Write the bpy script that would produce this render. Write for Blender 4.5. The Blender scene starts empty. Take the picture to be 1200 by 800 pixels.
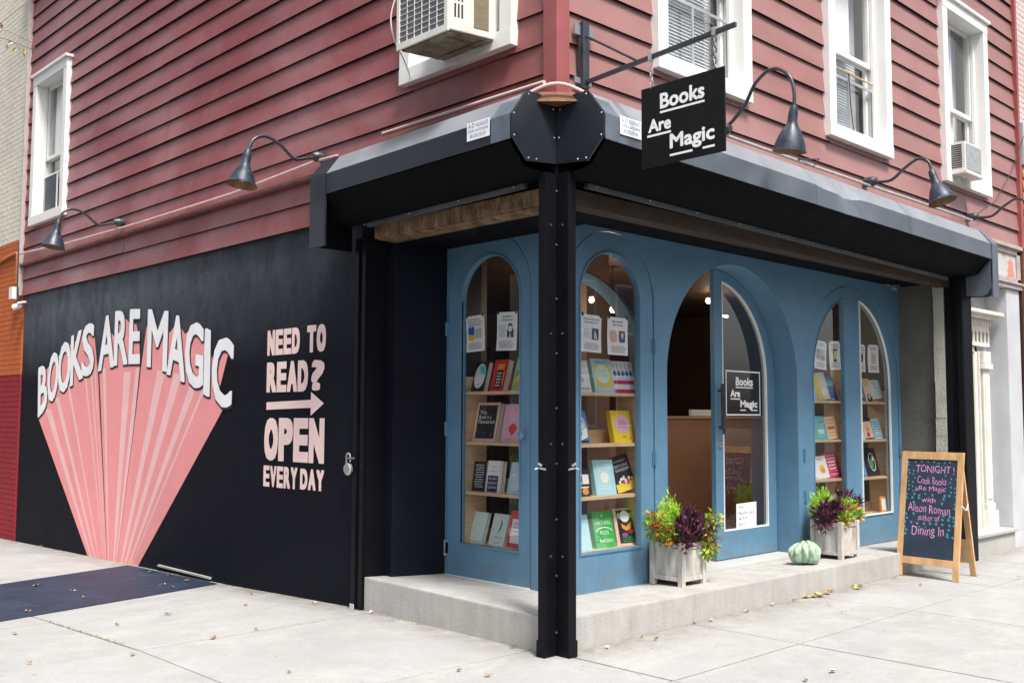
import bpy, bmesh, math, random
from math import sin, cos, pi, radians
from mathutils import Vector, Matrix
random.seed(7)
S = bpy.context.scene
C = bpy.data.collections.new('Scene objects'); S.collection.children.link(C)

# ------------------------------------------------------------------ camera
cam = bpy.data.cameras.new('camera'); co = bpy.data.objects.new('camera', cam); C.objects.link(co)
yaw, pitch, roll = radians(46.0), radians(4.25), radians(-0.2)
fw = Vector((cos(yaw)*cos(pitch), sin(yaw)*cos(pitch), sin(pitch)))
rt = Vector((sin(yaw), -cos(yaw), 0)); dn = fw.cross(rt)
r2 = rt*cos(roll) + dn*sin(roll); d2 = -rt*sin(roll) + dn*cos(roll)
M = Matrix((r2, -d2, -fw)).transposed().to_4x4(); M.translation = (-4.540, -4.303, 1.45)
co.matrix_world = M
cam.sensor_width = 36; cam.lens = 1180/1200*36; cam.clip_end = 500; cam.clip_start = .05
S.camera = co

# ------------------------------------------------------------------ world and sun
SUN_EL, SUN_AZ = radians(60), radians(200)      # direction the light comes from, azimuth clockwise from +Y
W = bpy.data.worlds.new('World'); S.world = W; W.use_nodes = True
nt = W.node_tree; bg = nt.nodes['Background']
sky = nt.nodes.new('ShaderNodeTexSky'); sky.sky_type = 'NISHITA'; sky.sun_disc = False
sky.sun_elevation = SUN_EL; sky.sun_rotation = SUN_AZ; sky.air_density = 1.0; sky.dust_density = 4.0; sky.ozone_density = .6
hs = nt.nodes.new('ShaderNodeHueSaturation'); hs.inputs['Saturation'].default_value = .42   # overcast: the blue is mostly veiled
nt.links.new(sky.outputs[0], hs.inputs['Color']); nt.links.new(hs.outputs[0], bg.inputs[0]); bg.inputs[1].default_value = .11
sl = bpy.data.lights.new('sun', 'SUN'); sl.energy = 2.9; sl.angle = radians(14); sl.color = (1, .96, .9)
so = bpy.data.objects.new('sun', sl); C.objects.link(so)
sd = Vector((sin(SUN_AZ)*cos(SUN_EL), cos(SUN_AZ)*cos(SUN_EL), sin(SUN_EL)))
so.rotation_euler = sd.to_track_quat('Z', 'Y').to_euler(); so.location = (-6, -10, 12)
S.view_settings.view_transform = 'Standard'; S.view_settings.look = 'None'
S.view_settings.exposure = .92; S.view_settings.gamma = 1; S.view_settings.use_curve_mapping = False
S.cycles.max_bounces = 8; S.cycles.transparent_max_bounces = 12
S.cycles.caustics_reflective = False; S.cycles.caustics_refractive = False

# ------------------------------------------------------------------ materials
MATS = {}
def nn(t, ty, **kw):
    n = t.nodes.new(ty)
    for k, v in kw.items():
        if k in n.inputs.keys(): n.inputs[k].default_value = v
        else: setattr(n, k, v)
    return n
def mixc(t, fac, a, b, mode='MIX'):
    m = t.nodes.new('ShaderNodeMix'); m.data_type = 'RGBA'; m.blend_type = mode
    for i, v in ((0, fac), (6, a), (7, b)):
        if hasattr(v, 'links') or hasattr(v, 'is_linked'): t.links.new(v, m.inputs[i])
        else: m.inputs[i].default_value = (tuple(v)+(1,)) if isinstance(v, (tuple, list)) and len(v) == 3 else v
    return m.outputs[2]
def ramp(t, src, a, b, ca=0., cb=1.):
    m = t.nodes.new('ShaderNodeMapRange'); t.links.new(src, m.inputs[0])
    for i, v in ((1, a), (2, b), (3, ca), (4, cb)): m.inputs[i].default_value = v
    return m.outputs[0]
def noise(t, scale, det=4, rough=.6, stretch=None, obj=True, dist=0):
    tc = t.nodes.new('ShaderNodeNewGeometry'); mp = t.nodes.new('ShaderNodeMapping')
    t.links.new(tc.outputs['Position'], mp.inputs[0])
    if stretch: mp.inputs['Scale'].default_value = stretch
    n = t.nodes.new('ShaderNodeTexNoise'); n.inputs['Scale'].default_value = scale
    n.inputs['Detail'].default_value = det; n.inputs['Roughness'].default_value = rough; n.inputs['Distortion'].default_value = dist
    t.links.new(mp.outputs[0], n.inputs[0]); return n.outputs['Fac']
def mat(name, col, rough=.6, var=.15, scale=3, bump=.0, bscale=60, metal=0, spec=.5, stretch=None, objvar=0, rvar=.1, emit=None):
    if name in MATS: return MATS[name]
    m = bpy.data.materials.new(name); m.use_nodes = True; t = m.node_tree; b = t.nodes['Principled BSDF']
    n = noise(t, scale, 5, .65, stretch)
    lo = tuple(c*(1-var) for c in col); hi = tuple(min(1, c*(1+var)) for c in col)
    c = mixc(t, ramp(t, n, .3, .7), lo, hi)
    if objvar:
        oi = t.nodes.new('ShaderNodeObjectInfo')
        v = ramp(t, oi.outputs['Random'], 0, 1, 1-objvar, 1+objvar)
        h = nn(t, 'ShaderNodeHueSaturation'); t.links.new(v, h.inputs['Value']); t.links.new(c, h.inputs['Color']); c = h.outputs[0]
    t.links.new(c, b.inputs['Base Color'])
    t.links.new(ramp(t, n, .3, .7, max(0, rough-rvar), min(1, rough+rvar)), b.inputs['Roughness'])
    b.inputs['Metallic'].default_value = metal; b.inputs['Specular IOR Level'].default_value = spec
    if bump:
        bp = nn(t, 'ShaderNodeBump', Strength=bump, Distance=.01)
        t.links.new(noise(t, bscale, 6, .6, stretch), bp.inputs['Height']); t.links.new(bp.outputs[0], b.inputs['Normal'])
    if emit:
        b.inputs['Emission Color'].default_value = tuple(emit[:3])+(1,); b.inputs['Emission Strength'].default_value = emit[3]
    m['base'] = col; MATS[name] = m; return m
def parts(m): t = m.node_tree; return t, t.nodes['Principled BSDF']
def basesock(t, b): return b.inputs['Base Color'].links[0].from_socket

def siding(name, col, fade_glare, fade_glare_amt, streak=.25):
    m = mat(name, col, .42, .12, 1.3, .18, 18, spec=.5, stretch=(1, 1, 5), objvar=.05); t, b = parts(m)
    c = basesock(t, b)
    f = ramp(t, noise(t, .55, 5, .6, (1, 1, 1.4), dist=.6), .38, .72, 0, fade_glare_amt)          # uneven sun bleaching; on the side wall also glare put into the colour
    c = mixc(t, f, c, fade_glare)
    st = ramp(t, noise(t, 9, 4, .6, (1, 1, .12)), .55, .75, 0, streak)
    c = mixc(t, st, c, tuple(x*.75 for x in col))
    sp = ramp(t, noise(t, 26, 3, .5), .745, .765, 0, .55)                                  # chips and drips of pale primer
    c = mixc(t, sp, c, (.7, .55, .52))
    t.links.new(c, b.inputs['Base Color']); return m
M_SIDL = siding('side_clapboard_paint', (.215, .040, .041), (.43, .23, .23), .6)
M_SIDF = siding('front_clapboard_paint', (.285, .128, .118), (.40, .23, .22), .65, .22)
M_LAPSHADOW = mat('board_edge_shadow', (.018, .010, .011), .8, .3, 6, spec=.1)  # shadow line under each clapboard, painted dark on its bottom face
M_TRIMRED = mat('red_corner_trim', (.31, .085, .085), .4, .15, 4, .1, 20)
M_WHITE = mat('white_window_paint', (.80, .80, .78), .45, .05, 3, .05, 30)
M_CREAM = mat('cream_door_paint', (.70, .67, .61), .5, .08, 5, .08, 30)
M_GREYP = mat('pale_grey_paint', (.50, .52, .55), .55, .08, 3, .08, 30)
M_BLIND = mat('blind_slats', (.72, .75, .77), .6, .08, 8)
M_SHADE = mat('white_roller_shade', (.92, .93, .92), .8, .03, 4)
M_CURT = mat('pale_grey_curtain', (.72, .75, .76), .8, .1, 9, stretch=(8, 8, .5))
M_BLACK = mat('black_gate_paint', (.004, .004, .006), .5, .25, 3, .06, 40, spec=.16, rvar=.08)
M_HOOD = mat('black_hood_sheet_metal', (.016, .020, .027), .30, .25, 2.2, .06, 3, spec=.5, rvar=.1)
M_HOODF = mat('grey_lit_hood_sheet_metal', (.10, .118, .145), .38, .35, 1.6, .06, 4, spec=.6)  # light reflected off the front hood is put into this grey
M_HOODT = mat('pale_sky_sheen_hood_top', (.22, .235, .265), .4, .15, 3.0, .06, 4, spec=.6)  # sky reflection on the upper slope painted as a pale colour
M_SOFF = mat('matt_black_soffit', (.004, .004, .005), .8, .3, 4, .1, 40, spec=.1)  # even near-black for the soffit and hood undersides
M_NAVY = mat('navy_black_pier_paint', (.005, .006, .013), .5, .2, 2, .12, 60, spec=.25)
M_BLUE = mat('blue_storefront_paint', (.105, .225, .345), .45, .10, 2.5, .10, 40, rvar=.06)
t, b = parts(M_BLUE); c = basesock(t, b)
c = mixc(t, ramp(t, noise(t, 7, 5, .7, (1, 1, .12)), .52, .78, 0, .35), c, (.055, .14, .22))     # runs of street grime
c = mixc(t, ramp(t, noise(t, 34, 4, .6), .73, .75, 0, .5), c, (.28, .36, .42))                   # small chips
g_ = t.nodes.new('ShaderNodeNewGeometry'); sx = t.nodes.new('ShaderNodeSeparateXYZ'); t.links.new(g_.outputs['Position'], sx.inputs[0])
lo_ = ramp(t, sx.outputs[2], .18, .50, 1, 0); mu = t.nodes.new('ShaderNodeMath'); mu.operation = 'MULTIPLY'; t.links.new(lo_, mu.inputs[0]); t.links.new(ramp(t, noise(t, 12, 5, .7), .42, .6, 0, .55), mu.inputs[1])
c = mixc(t, mu.outputs[0], c, (.13, .15, .15)); t.links.new(c, b.inputs['Base Color'])               # splash dirt by the step
M_BLUED = mat('blue_hinge_metal', (.07, .18, .29), .4, .1, 20)
M_WOOD = mat('birch_shelf_wood', (.62, .44, .27), .5, .15, 6, .05, 60, stretch=(1, 1, 6))
M_OAK = mat('varnished_frame_wood', (.60, .36, .18), .4, .25, 7, .1, 50, stretch=(2, 2, .6))
M_GREYW = mat('weathered_whitewashed_wood', (.48, .46, .42), .75, .38, 16, .5, 70, stretch=(1, 1, .25))
M_BEAM = mat('rusted_peeling_beam', (.15, .085, .04), .75, .85, 14, .5, 60, stretch=(1, 1, .3))
t, b = parts(M_BEAM); c = basesock(t, b); c = mixc(t, ramp(t, noise(t, 9, 7, .8, (1, 1, .5)), .52, .62, 0, .7), c, (.34, .25, .17)); c = mixc(t, ramp(t, noise(t, 5, 6, .7), .50, .66, 0, .85), c, (.035, .022, .016)); t.links.new(c, b.inputs['Base Color'])
M_GALV = mat('galvanised_conduit', (.62, .58, .55), .4, .12, 12, metal=.4)
M_PINKPIPE = mat('pink_painted_conduit', (.68, .46, .43), .5, .15, 8)
M_IRON = mat('dark_iron', (.035, .04, .05), .35, .3, 12, .1, 60, spec=.6)
M_LAMP = mat('blue_grey_enamel_shade', (.020, .030, .050), .42, .8, 14, .15, 30, spec=.5)
M_LAMPIN = mat('rusty_cream_shade_inside', (.22, .13, .06), .5, .4, 14)
M_STEEL = mat('bright_steel', (.6, .6, .6), .3, .1, 20, metal=.8)
M_ACW = mat('aged_white_ac_case', (.68, .67, .62), .45, .1, 6, .05, 30)
M_ACD = mat('ac_dark_coil', (.16, .17, .19), .5, .3, 30, .3, 120)
M_ACU = mat('rusty_ac_underside', (.20, .17, .13), .7, .6, 7, .3, 40)
M_TAPE = mat('brown_foam_panel', (.19, .16, .10), .8, .2, 40, .3, 90)
M_PAPER = mat('white_paper', (.90, .92, .94), .7, .02, 3)
M_PAGES = mat('page_edges', (.72, .68, .60), .8, .1, 90, stretch=(4, 4, 1))
M_INT = mat('dark_brown_shop_wall', (.085, .05, .035), .6, .3, 2)
M_KRAFT = mat('tan_counter_board', (.52, .27, .16), .7, .1, 2)
M_INTF = mat('shop_floor_boards', (.14, .09, .06), .4, .25, 4, stretch=(.3, 3, 1))
M_CHALK = mat('dark_chalkboard', (.018, .034, .062), .75, .35, 5)
M_CHALKP = mat('pink_chalk', (.72, .34, .62), .9, .25, 60)
M_CHALKB = mat('blue_chalk', (.08, .36, .55), .9, .3, 60)
M_LETW = mat('white_mural_paint', (.88, .88, .90), .6, .05, 6)
M_LETK = mat('black_outline_paint', (.010, .011, .016), .6, .2, 6)
M_PINK = mat('coral_pink_mural_paint', (.86, .32, .32), .6, .05, 5)
M_PINKL = mat('pale_pink_mural_paint', (.88, .52, .52), .6, .05, 5)
M_LETP = mat('blush_lettering_paint', (.86, .64, .61), .6, .06, 6)
M_BULB = mat('lit_bulb', (1, .9, .7), .5, 0, 3, emit=(1, .78, .5, 9))
M_GOURD = mat('pale_green_gourd_skin', (.34, .46, .34), .5, .45, 22, .5, 60)
M_STEM = mat('dry_stem', (.25, .2, .1), .8, .2, 30)

def masonry(name, col, bump=.4, stain=(.3, .28, .25), samt=.35, scale=1.2):
    m = mat(name, col, .85, .10, scale, bump, 55, spec=.25, objvar=.035); t, b = parts(m)
    c = basesock(t, b)
    c = mixc(t, ramp(t, noise(t, 2.3, 7, .75, dist=.25), .45, .75, 0, samt), c, stain)
    c = mixc(t, ramp(t, noise(t, 38, 3, .6), .64, .72, 0, .35), c, tuple(x*.55 for x in col))
    c = mixc(t, ramp(t, noise(t, 190, 2, .5), .58, .7, 0, .25), c, tuple(x*.6 for x in col))
    t.links.new(c, b.inputs['Base Color']); return m
M_CONC = masonry('sidewalk_concrete', (.385, .39, .39), .45, (.28, .272, .26), .6)
M_STEP = masonry('step_concrete', (.42, .415, .40), .35, (.30, .26, .215), .55, 2.5)
t, b = parts(M_CONC); c = basesock(t, b)
vo = t.nodes.new('ShaderNodeTexVoronoi'); vo.feature = 'F1'; vo.inputs['Scale'].default_value = 7.5; g_ = t.nodes.new('ShaderNodeNewGeometry'); t.links.new(g_.outputs['Position'], vo.inputs[0])
vr = ramp(t, vo.outputs['Distance'], .07, .12, .65, 0)
gate = ramp(t, noise(t, 1.7, 2), .5, .6, 0, 1); mu = t.nodes.new('ShaderNodeMath'); mu.operation = 'MULTIPLY'; t.links.new(vr, mu.inputs[0]); t.links.new(gate, mu.inputs[1])
c = mixc(t, mu.outputs[0], c, (.17, .16, .15))                       # trodden gum and tar spots
c = mixc(t, ramp(t, noise(t, .9, 9, .8, (1, 1.6, 1), dist=.3), .50, .62, 0, .4), c, (.52, .51, .49))
c = mixc(t, ramp(t, noise(t, 75, 4, .8), .35, .75, 0, .5), c, (.22, .215, .20))
v2 = t.nodes.new('ShaderNodeTexVoronoi'); v2.feature = 'DISTANCE_TO_EDGE'; v2.inputs['Scale'].default_value = .55
wn = t.nodes.new('ShaderNodeTexNoise'); wn.inputs['Scale'].default_value = 2.2; wn.inputs['Detail'].default_value = 6; t.links.new(g_.outputs['Position'], wn.inputs[0])
va = t.nodes.new('ShaderNodeVectorMath'); va.operation = 'MULTIPLY_ADD'; t.links.new(wn.outputs['Color'], va.inputs[0]); va.inputs[1].default_value = (.9, .9, 0); t.links.new(g_.outputs['Position'], va.inputs[2]); t.links.new(va.outputs[0], v2.inputs[0])
cr = ramp(t, v2.outputs['Distance'], .001, .004, .5, 0); gate = ramp(t, noise(t, .6, 2), .60, .66, 0, 1); mu = t.nodes.new('ShaderNodeMath'); mu.operation = 'MULTIPLY'; t.links.new(cr, mu.inputs[0]); t.links.new(gate, mu.inputs[1])
c = mixc(t, mu.outputs[0], c, (.10, .09, .08))                       # hairline cracks
sx = t.nodes.new('ShaderNodeSeparateXYZ'); t.links.new(g_.outputs['Position'], sx.inputs[0])
def mth(op, x, y):
    n_ = t.nodes.new('ShaderNodeMath'); n_.operation = op
    for i_, v_ in enumerate((x, y)):
        if isinstance(v_, (int, float)): n_.inputs[i_].default_value = v_
        else: t.links.new(v_, n_.inputs[i_])
    return n_.outputs[0]
ff_ = mth('MULTIPLY', ramp(t, sx.outputs[1], -.38, -.01, 0, 1), ramp(t, sx.outputs[0], -.1, .1, 0, 1)); fl_ = mth('MULTIPLY', ramp(t, sx.outputs[0], -.34, -.01, 0, 1), ramp(t, sx.outputs[1], -.1, .1, 0, 1))
dirt = mth('MULTIPLY', mth('MAXIMUM', ff_, fl_), ramp(t, noise(t, 6, 7, .75), .30, .62, 0, .85))
c = mixc(t, dirt, c, (.19, .165, .135))                               # soil washed up against the step and the wall
c = mixc(t, ramp(t, noise(t, 14, 8, .8, (1, .4, 1)), .60, .72, 0, .4), c, (.24, .23, .21))
t.links.new(c, b.inputs['Base Color'])
t, b = parts(M_STEP); c = basesock(t, b); c = mixc(t, ramp(t, noise(t, 8, 5, .7, (1, 1, .12)), .45, .7, 0, .35), c, (.24, .235, .22)); t.links.new(c, b.inputs['Base Color'])
M_JOINT = mat('sandy_joint_dirt', (.16, .14, .11), .9, .3, 20)
M_WALLC = masonry('rough_grey_plaster', (.15, .145, .13), 1.0, (.09, .09, .08), .6, 3)
M_PLAST = masonry('pale_rough_plaster', (.46, .46, .40), 1.0, (.25, .27, .22), .6, 3)
M_ROAD = masonry('asphalt', (.05, .05, .052), .8, (.07, .07, .07), .4)
M_STRIP = mat('worn_navy_ground_paint', (.012, .024, .052), .6, .35, 3, .3, 60)
t, b = parts(M_STRIP); c = basesock(t, b)
c = mixc(t, ramp(t, noise(t, 5, 6, .75, (1, .5, 1), dist=1), .60, .74, 0, .35), c, (.22, .24, .27)); t.links.new(c, b.inputs['Base Color'])
# mural stucco: black paint, weathered streaks and a grazing sheen painted grey blue near its top
M_MURAL = mat('black_stucco_paint', (.0055, .0065, .012), .7, .25, 2, .8, 60, spec=.12); t, b = parts(M_MURAL); c = basesock(t, b)
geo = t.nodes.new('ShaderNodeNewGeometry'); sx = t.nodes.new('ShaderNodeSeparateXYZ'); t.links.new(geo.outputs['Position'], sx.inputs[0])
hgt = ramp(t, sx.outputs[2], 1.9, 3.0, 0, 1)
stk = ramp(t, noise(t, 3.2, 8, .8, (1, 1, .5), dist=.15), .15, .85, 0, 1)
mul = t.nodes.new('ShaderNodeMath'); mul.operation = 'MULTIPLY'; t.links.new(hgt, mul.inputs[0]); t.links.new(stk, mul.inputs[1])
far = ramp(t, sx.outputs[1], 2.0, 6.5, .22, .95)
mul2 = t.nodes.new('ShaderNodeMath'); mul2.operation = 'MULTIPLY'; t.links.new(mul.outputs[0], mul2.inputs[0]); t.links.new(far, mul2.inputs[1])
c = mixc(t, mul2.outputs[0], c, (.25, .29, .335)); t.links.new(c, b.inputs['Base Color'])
def glassmat():
    m = bpy.data.materials.new('window_glass'); m.use_nodes = True; t = m.node_tree; t.nodes.clear()
    o = nn(t, 'ShaderNodeOutputMaterial'); tr = nn(t, 'ShaderNodeBsdfTransparent'); gl = nn(t, 'ShaderNodeBsdfGlossy')
    tr.inputs[0].default_value = (.97, .98, .975, 1); gl.inputs['Roughness'].default_value = .015
    mx = nn(t, 'ShaderNodeMixShader'); g = nn(t, 'ShaderNodeNewGeometry')
    vm = nn(t, 'ShaderNodeVectorMath', operation='DOT_PRODUCT'); t.links.new(g.outputs['Incoming'], vm.inputs[0]); t.links.new(g.outputs['Normal'], vm.inputs[1])
    def mt(op, x, y=None):
        n_ = nn(t, 'ShaderNodeMath', operation=op)
        for i_, v_ in enumerate((x, y)):
            if v_ is None: continue
            if isinstance(v_, (int, float)): n_.inputs[i_].default_value = v_
            else: t.links.new(v_, n_.inputs[i_])
        return n_.outputs[0]
    ad = mt('ADD', mt('MULTIPLY', mt('POWER', mt('SUBTRACT', 1., mt('ABSOLUTE', vm.outputs['Value'])), 5.), .84), .155)   # two glass faces, Schlick
    gl.inputs[0].default_value = (.95, .97, 1, 1)
    t.links.new(ad, mx.inputs[0]); t.links.new(tr.outputs[0], mx.inputs[1]); t.links.new(gl.outputs[0], mx.inputs[2]); t.links.new(mx.outputs[0], o.inputs[0])
    return m
M_GLASS = glassmat()
def leafmat(name, a, b_, rough=.5):
    m = bpy.data.materials.new(name); m.use_nodes = True; t = m.node_tree; b = t.nodes['Principled BSDF']
    n = noise(t, 38, 2, .5)
    t.links.new(mixc(t, ramp(t, n, .35, .65), a, b_), b.inputs['Base Color']); b.inputs['Roughness'].default_value = rough
    b.inputs['Subsurface Weight'].default_value = .0
    m['base'] = a; return m
L_LIME = leafmat('lime_cypress_leaf', (.34, .60, .03), (.22, .45, .03)); L_LIME2 = leafmat('bright_lime_leaf', (.52, .75, .06), (.36, .60, .03))
L_PUR = leafmat('dark_purple_leaf', (.028, .010, .018), (.075, .012, .032), .4); L_PUR2 = leafmat('magenta_purple_leaf', (.16, .015, .06), (.07, .012, .05), .4)
L_GRN = leafmat('green_leaf', (.12, .24, .035), (.25, .36, .05)); L_YEL = leafmat('yellow_leaf', (.60, .45, .06), (.40, .42, .06))
L_RED = leafmat('red_leaf', (.45, .06, .03), (.55, .16, .05)); L_ORA = leafmat('orange_leaf', (.60, .22, .05), (.5, .1, .04))
L_BRN = leafmat('dry_brown_leaf', (.30, .16, .06), (.45, .28, .12)); L_DYE = leafmat('dry_yellow_leaf', (.62, .45, .14), (.5, .32, .1))
L_GRE = leafmat('fallen_green_leaf', (.25, .30, .08), (.4, .38, .12)); L_PALE = leafmat('pale_dry_leaf', (.6, .52, .4), (.45, .36, .25))
def flat(name, col): return mat('print_'+name, col, .55, .03, 20)

# ------------------------------------------------------------------ geometry helpers
LOC = {}
def wloc(o):
    v = Vector((0, 0, 0))
    while o is not None: v += Vector(o.location); o = o.parent
    return v
class MB:
    def __init__(s): s.v = []; s.f = []; s.mi = []; s.k = 0
    def q(s, vs, fs):
        n = len(s.v); s.v += [tuple(p) for p in vs]; s.f += [tuple(i+n for i in f) for f in fs]; s.mi += [s.k]*len(fs); return s
    def box(s, x0, y0, z0, x1, y1, z1):
        x0, x1 = sorted((x0, x1)); y0, y1 = sorted((y0, y1)); z0, z1 = sorted((z0, z1))
        return s.q([(x0,y0,z0),(x1,y0,z0),(x1,y1,z0),(x0,y1,z0),(x0,y0,z1),(x1,y0,z1),(x1,y1,z1),(x0,y1,z1)],
                   [(3,2,1,0),(4,5,6,7),(0,1,5,4),(1,2,6,5),(2,3,7,6),(3,0,4,7)])
    def hexa(s, p):  # 8 points: bottom 4 ccw, top 4
        return s.q(p, [(3,2,1,0),(4,5,6,7),(0,1,5,4),(1,2,6,5),(2,3,7,6),(3,0,4,7)])
    def prism(s, poly, f0, f1):  # poly list of 2d, f maps (a,b)->3d for each end
        n = len(poly); A = [f0(*p) for p in poly]; B = [f1(*p) for p in poly]
        return s.q(A+B, [tuple(range(n))[::-1], tuple(range(n, 2*n))]+[(i, (i+1) % n, n+(i+1) % n, n+i) for i in range(n)])
    def tube(s, pts, r, n=10, cap=True):
        pts = [Vector(p) for p in pts]; rs = r if isinstance(r, (list, tuple)) else [r]*len(pts); rings = []; up = None
        for i, p in enumerate(pts):
            d = (pts[min(i+1, len(pts)-1)]-pts[max(i-1, 0)]).normalized()
            if up is None: up = d.orthogonal().normalized()
            up = (up-d*up.dot(d)).normalized(); w = d.cross(up)
            rings.append([p+(up*cos(2*pi*k/n)+w*sin(2*pi*k/n))*rs[i] for k in range(n)])
        vs = [v for rg in rings for v in rg]; fs = []
        for i in range(len(pts)-1):
            for k in range(n): fs.append((i*n+k, i*n+(k+1) % n, (i+1)*n+(k+1) % n, (i+1)*n+k))
        if cap: fs += [tuple(range(n))[::-1], tuple(range(len(vs)-n, len(vs)))]
        return s.q(vs, fs)
    def lathe(s, prof, o, ax=Vector((0, 0, 1)), n=28, cap=False):
        ax = Vector(ax).normalized(); u = ax.orthogonal().normalized(); w = ax.cross(u); o = Vector(o); vs = []
        for r, h in prof: vs += [o+ax*h+(u*cos(2*pi*k/n)+w*sin(2*pi*k/n))*r for k in range(n)]
        fs = [(i*n+k, i*n+(k+1) % n, (i+1)*n+(k+1) % n, (i+1)*n+k) for i in range(len(prof)-1) for k in range(n)]
        if cap: fs += [tuple(range(n))[::-1], tuple(range(len(vs)-n, len(vs)))]
        return s.q(vs, fs)
    def build(s, name, m, parent=None, smooth=False, bevel=0, kind=None, label=None, solid=0):
        me = bpy.data.meshes.new(name); off = wloc(parent)
        me.from_pydata([tuple(Vector(v)-off) for v in s.v], [], s.f); 
        ms = m if isinstance(m, (list, tuple)) else [m]
        for x in ms: me.materials.append(x)
        if len(ms) > 1: me.polygons.foreach_set('material_index', s.mi)
        bm = bmesh.new(); bm.from_mesh(me); bmesh.ops.recalc_face_normals(bm, faces=bm.faces)
        if bevel:
            es = [e for e in bm.edges if len(e.link_faces) == 2 and e.calc_face_angle(0) > .6]
            bmesh.ops.bevel(bm, geom=es, offset=bevel, segments=2, affect='EDGES', profile=.7, clamp_overlap=True)
        bm.to_mesh(me); bm.free()
        if smooth:
            me.polygons.foreach_set('use_smooth', [True]*len(me.polygons))
            try: me.set_sharp_from_angle(angle=radians(40))
            except Exception: pass
        o = bpy.data.objects.new(name, me); C.objects.link(o)
        if parent: o.parent = parent
        if kind: o['kind'] = kind
        if label: o['label'] = label
        return o
def thing(name, loc, label, cat, group=None):
    o = bpy.data.objects.new(name, None); o.empty_display_size = .1; C.objects.link(o); o.location = loc
    o['label'] = label; o['category'] = cat
    if group: o['group'] = group
    return o
def tag(o, label, cat, group=None):
    o['label'] = label; o['category'] = cat
    if group: o['group'] = group
    return o
def at(name, base, off): pass
# 2-d outlines with holes, extruded: outline in plane coordinates (a,b), plane frame O,u,v,n
def arch(a0, a1, z0, spring, rz=None, n=28):
    r = (a1-a0)/2; c = (a0+a1)/2; rz = rz or r
    return [(a0, z0), (a1, z0)]+[(c+r*cos(pi*i/n), spring+rz*sin(pi*i/n)) for i in range(n+1)]
def fill2d(loops):
    cu = bpy.data.curves.new('tmp', 'CURVE'); cu.dimensions = '2D'; cu.fill_mode = 'BOTH'
    for lp in loops:
        sp = cu.splines.new('POLY'); sp.points.add(len(lp)-1); sp.use_cyclic_u = True
        for p, q in zip(sp.points, lp): p.co = (q[0], q[1], 0, 1)
    ob = bpy.data.objects.new('tmp', cu); C.objects.link(ob)
    dg = bpy.context.evaluated_depsgraph_get(); me = bpy.data.meshes.new_from_object(ob.evaluated_get(dg))
    V = [(v.co.x, v.co.y) for v in me.vertices]; F = [tuple(p.vertices) for p in me.polygons]
    bpy.data.objects.remove(ob); bpy.data.curves.remove(cu); bpy.data.meshes.remove(me); return V, F
def panel(mb, loops, f, d0, d1):
    """solid sheet: filled outline (first loop) minus holes between depths d0 and d1, f(a,b,d)->3d"""
    V, F = fill2d(loops); n = len(V)
    mb.q([f(a, b, d0) for a, b in V]+[f(a, b, d1) for a, b in V], F+[tuple(i+n for i in x)[::-1] for x in F])
    for lp in loops:
        m = len(lp); mb.q([f(a, b, d0) for a, b in lp]+[f(a, b, d1) for a, b in lp], [(i, (i+1) % m, m+(i+1) % m, m+i) for i in range(m)])
    return mb
fL = lambda a, b, d: (d, a, b)        # left wall plane: a = y, d = x
fF = lambda a, b, d: (a, d, b)        # front plane: a = x, d = y
def text2d(s, off=0., shear=0, space=1.0, align='LEFT'):
    cu = bpy.data.curves.new('tmp', 'FONT'); cu.body = s; cu.offset = off; cu.shear = shear; cu.space_character = space; cu.align_x = align; cu.resolution_u = 3
    ob = bpy.data.objects.new('tmp', cu); C.objects.link(ob)
    dg = bpy.context.evaluated_depsgraph_get(); me = bpy.data.meshes.new_from_object(ob.evaluated_get(dg))
    V = [(v.co.x, v.co.y) for v in me.vertices]; F = [tuple(p.vertices) for p in me.polygons]
    bpy.data.objects.remove(ob); bpy.data.curves.remove(cu); bpy.data.meshes.remove(me); return V, F
TC = {}
def fat_text(mb, s, f3, a0, a1, b0, b1, fat, mapq=None, d0=0., n=10, sq=False):
    """bold print: the outline stamped round a small circle, layers a tenth of a millimetre apart; f3(a,b,d)"""
    key = (s, 0., ())
    if key not in TC: TC[key] = text2d(s, 0.)
    V, F = TC[key]; xs = [v[0] for v in V]; ys = [v[1] for v in V]; x0, x1, y0, y1 = min(xs), max(xs), min(ys), max(ys)
    sg_ = 1 if a1 > a0 else -1
    for k in range(n+1):
        dx, dy = (fat*cos(2*pi*k/n), fat*sin(2*pi*k/n)) if k < n else (0, 0)
        if sq and k < n: q_ = 1/max(abs(cos(2*pi*k/n)), abs(sin(2*pi*k/n))); dx *= q_; dy *= q_
        P = []
        for x, y in V:
            u_, v_ = (x-x0)/max(1e-6, x1-x0), (y-y0)/max(1e-6, y1-y0)
            if mapq: p_ = mapq(u_, v_); P.append(f3(p_[0]+dx, p_[1]+dy, d0-.00009*k))
            else: P.append(f3(a0+sg_*fat+u_*(a1-a0-2*sg_*fat)+dx, b0+fat+v_*(b1-b0-2*fat)+dy, d0-.00009*k))
        mb.q(P, F)
    return mb
def put_text(mb, s, f, a0, a1, b0, b1, off=.02, flipa=False, **kw):
    off = 0
    """text fitted to the box a0..a1 x b0..b1; f(a,b)->3d"""
    key = (s, off, tuple(kw.items()))
    if key not in TC: TC[key] = text2d(s, off, **kw)
    V, F = TC[key]
    if not V: return mb
    xs = [v[0] for v in V]; ys = [v[1] for v in V]; x0, x1, y0, y1 = min(xs), max(xs), min(ys), max(ys)
    mb.q([f(a0+(x-x0)/max(1e-6, x1-x0)*(a1-a0), b0+(y-y0)/max(1e-6, y1-y0)*(b1-b0)) for x, y in V], F); return mb
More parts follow.
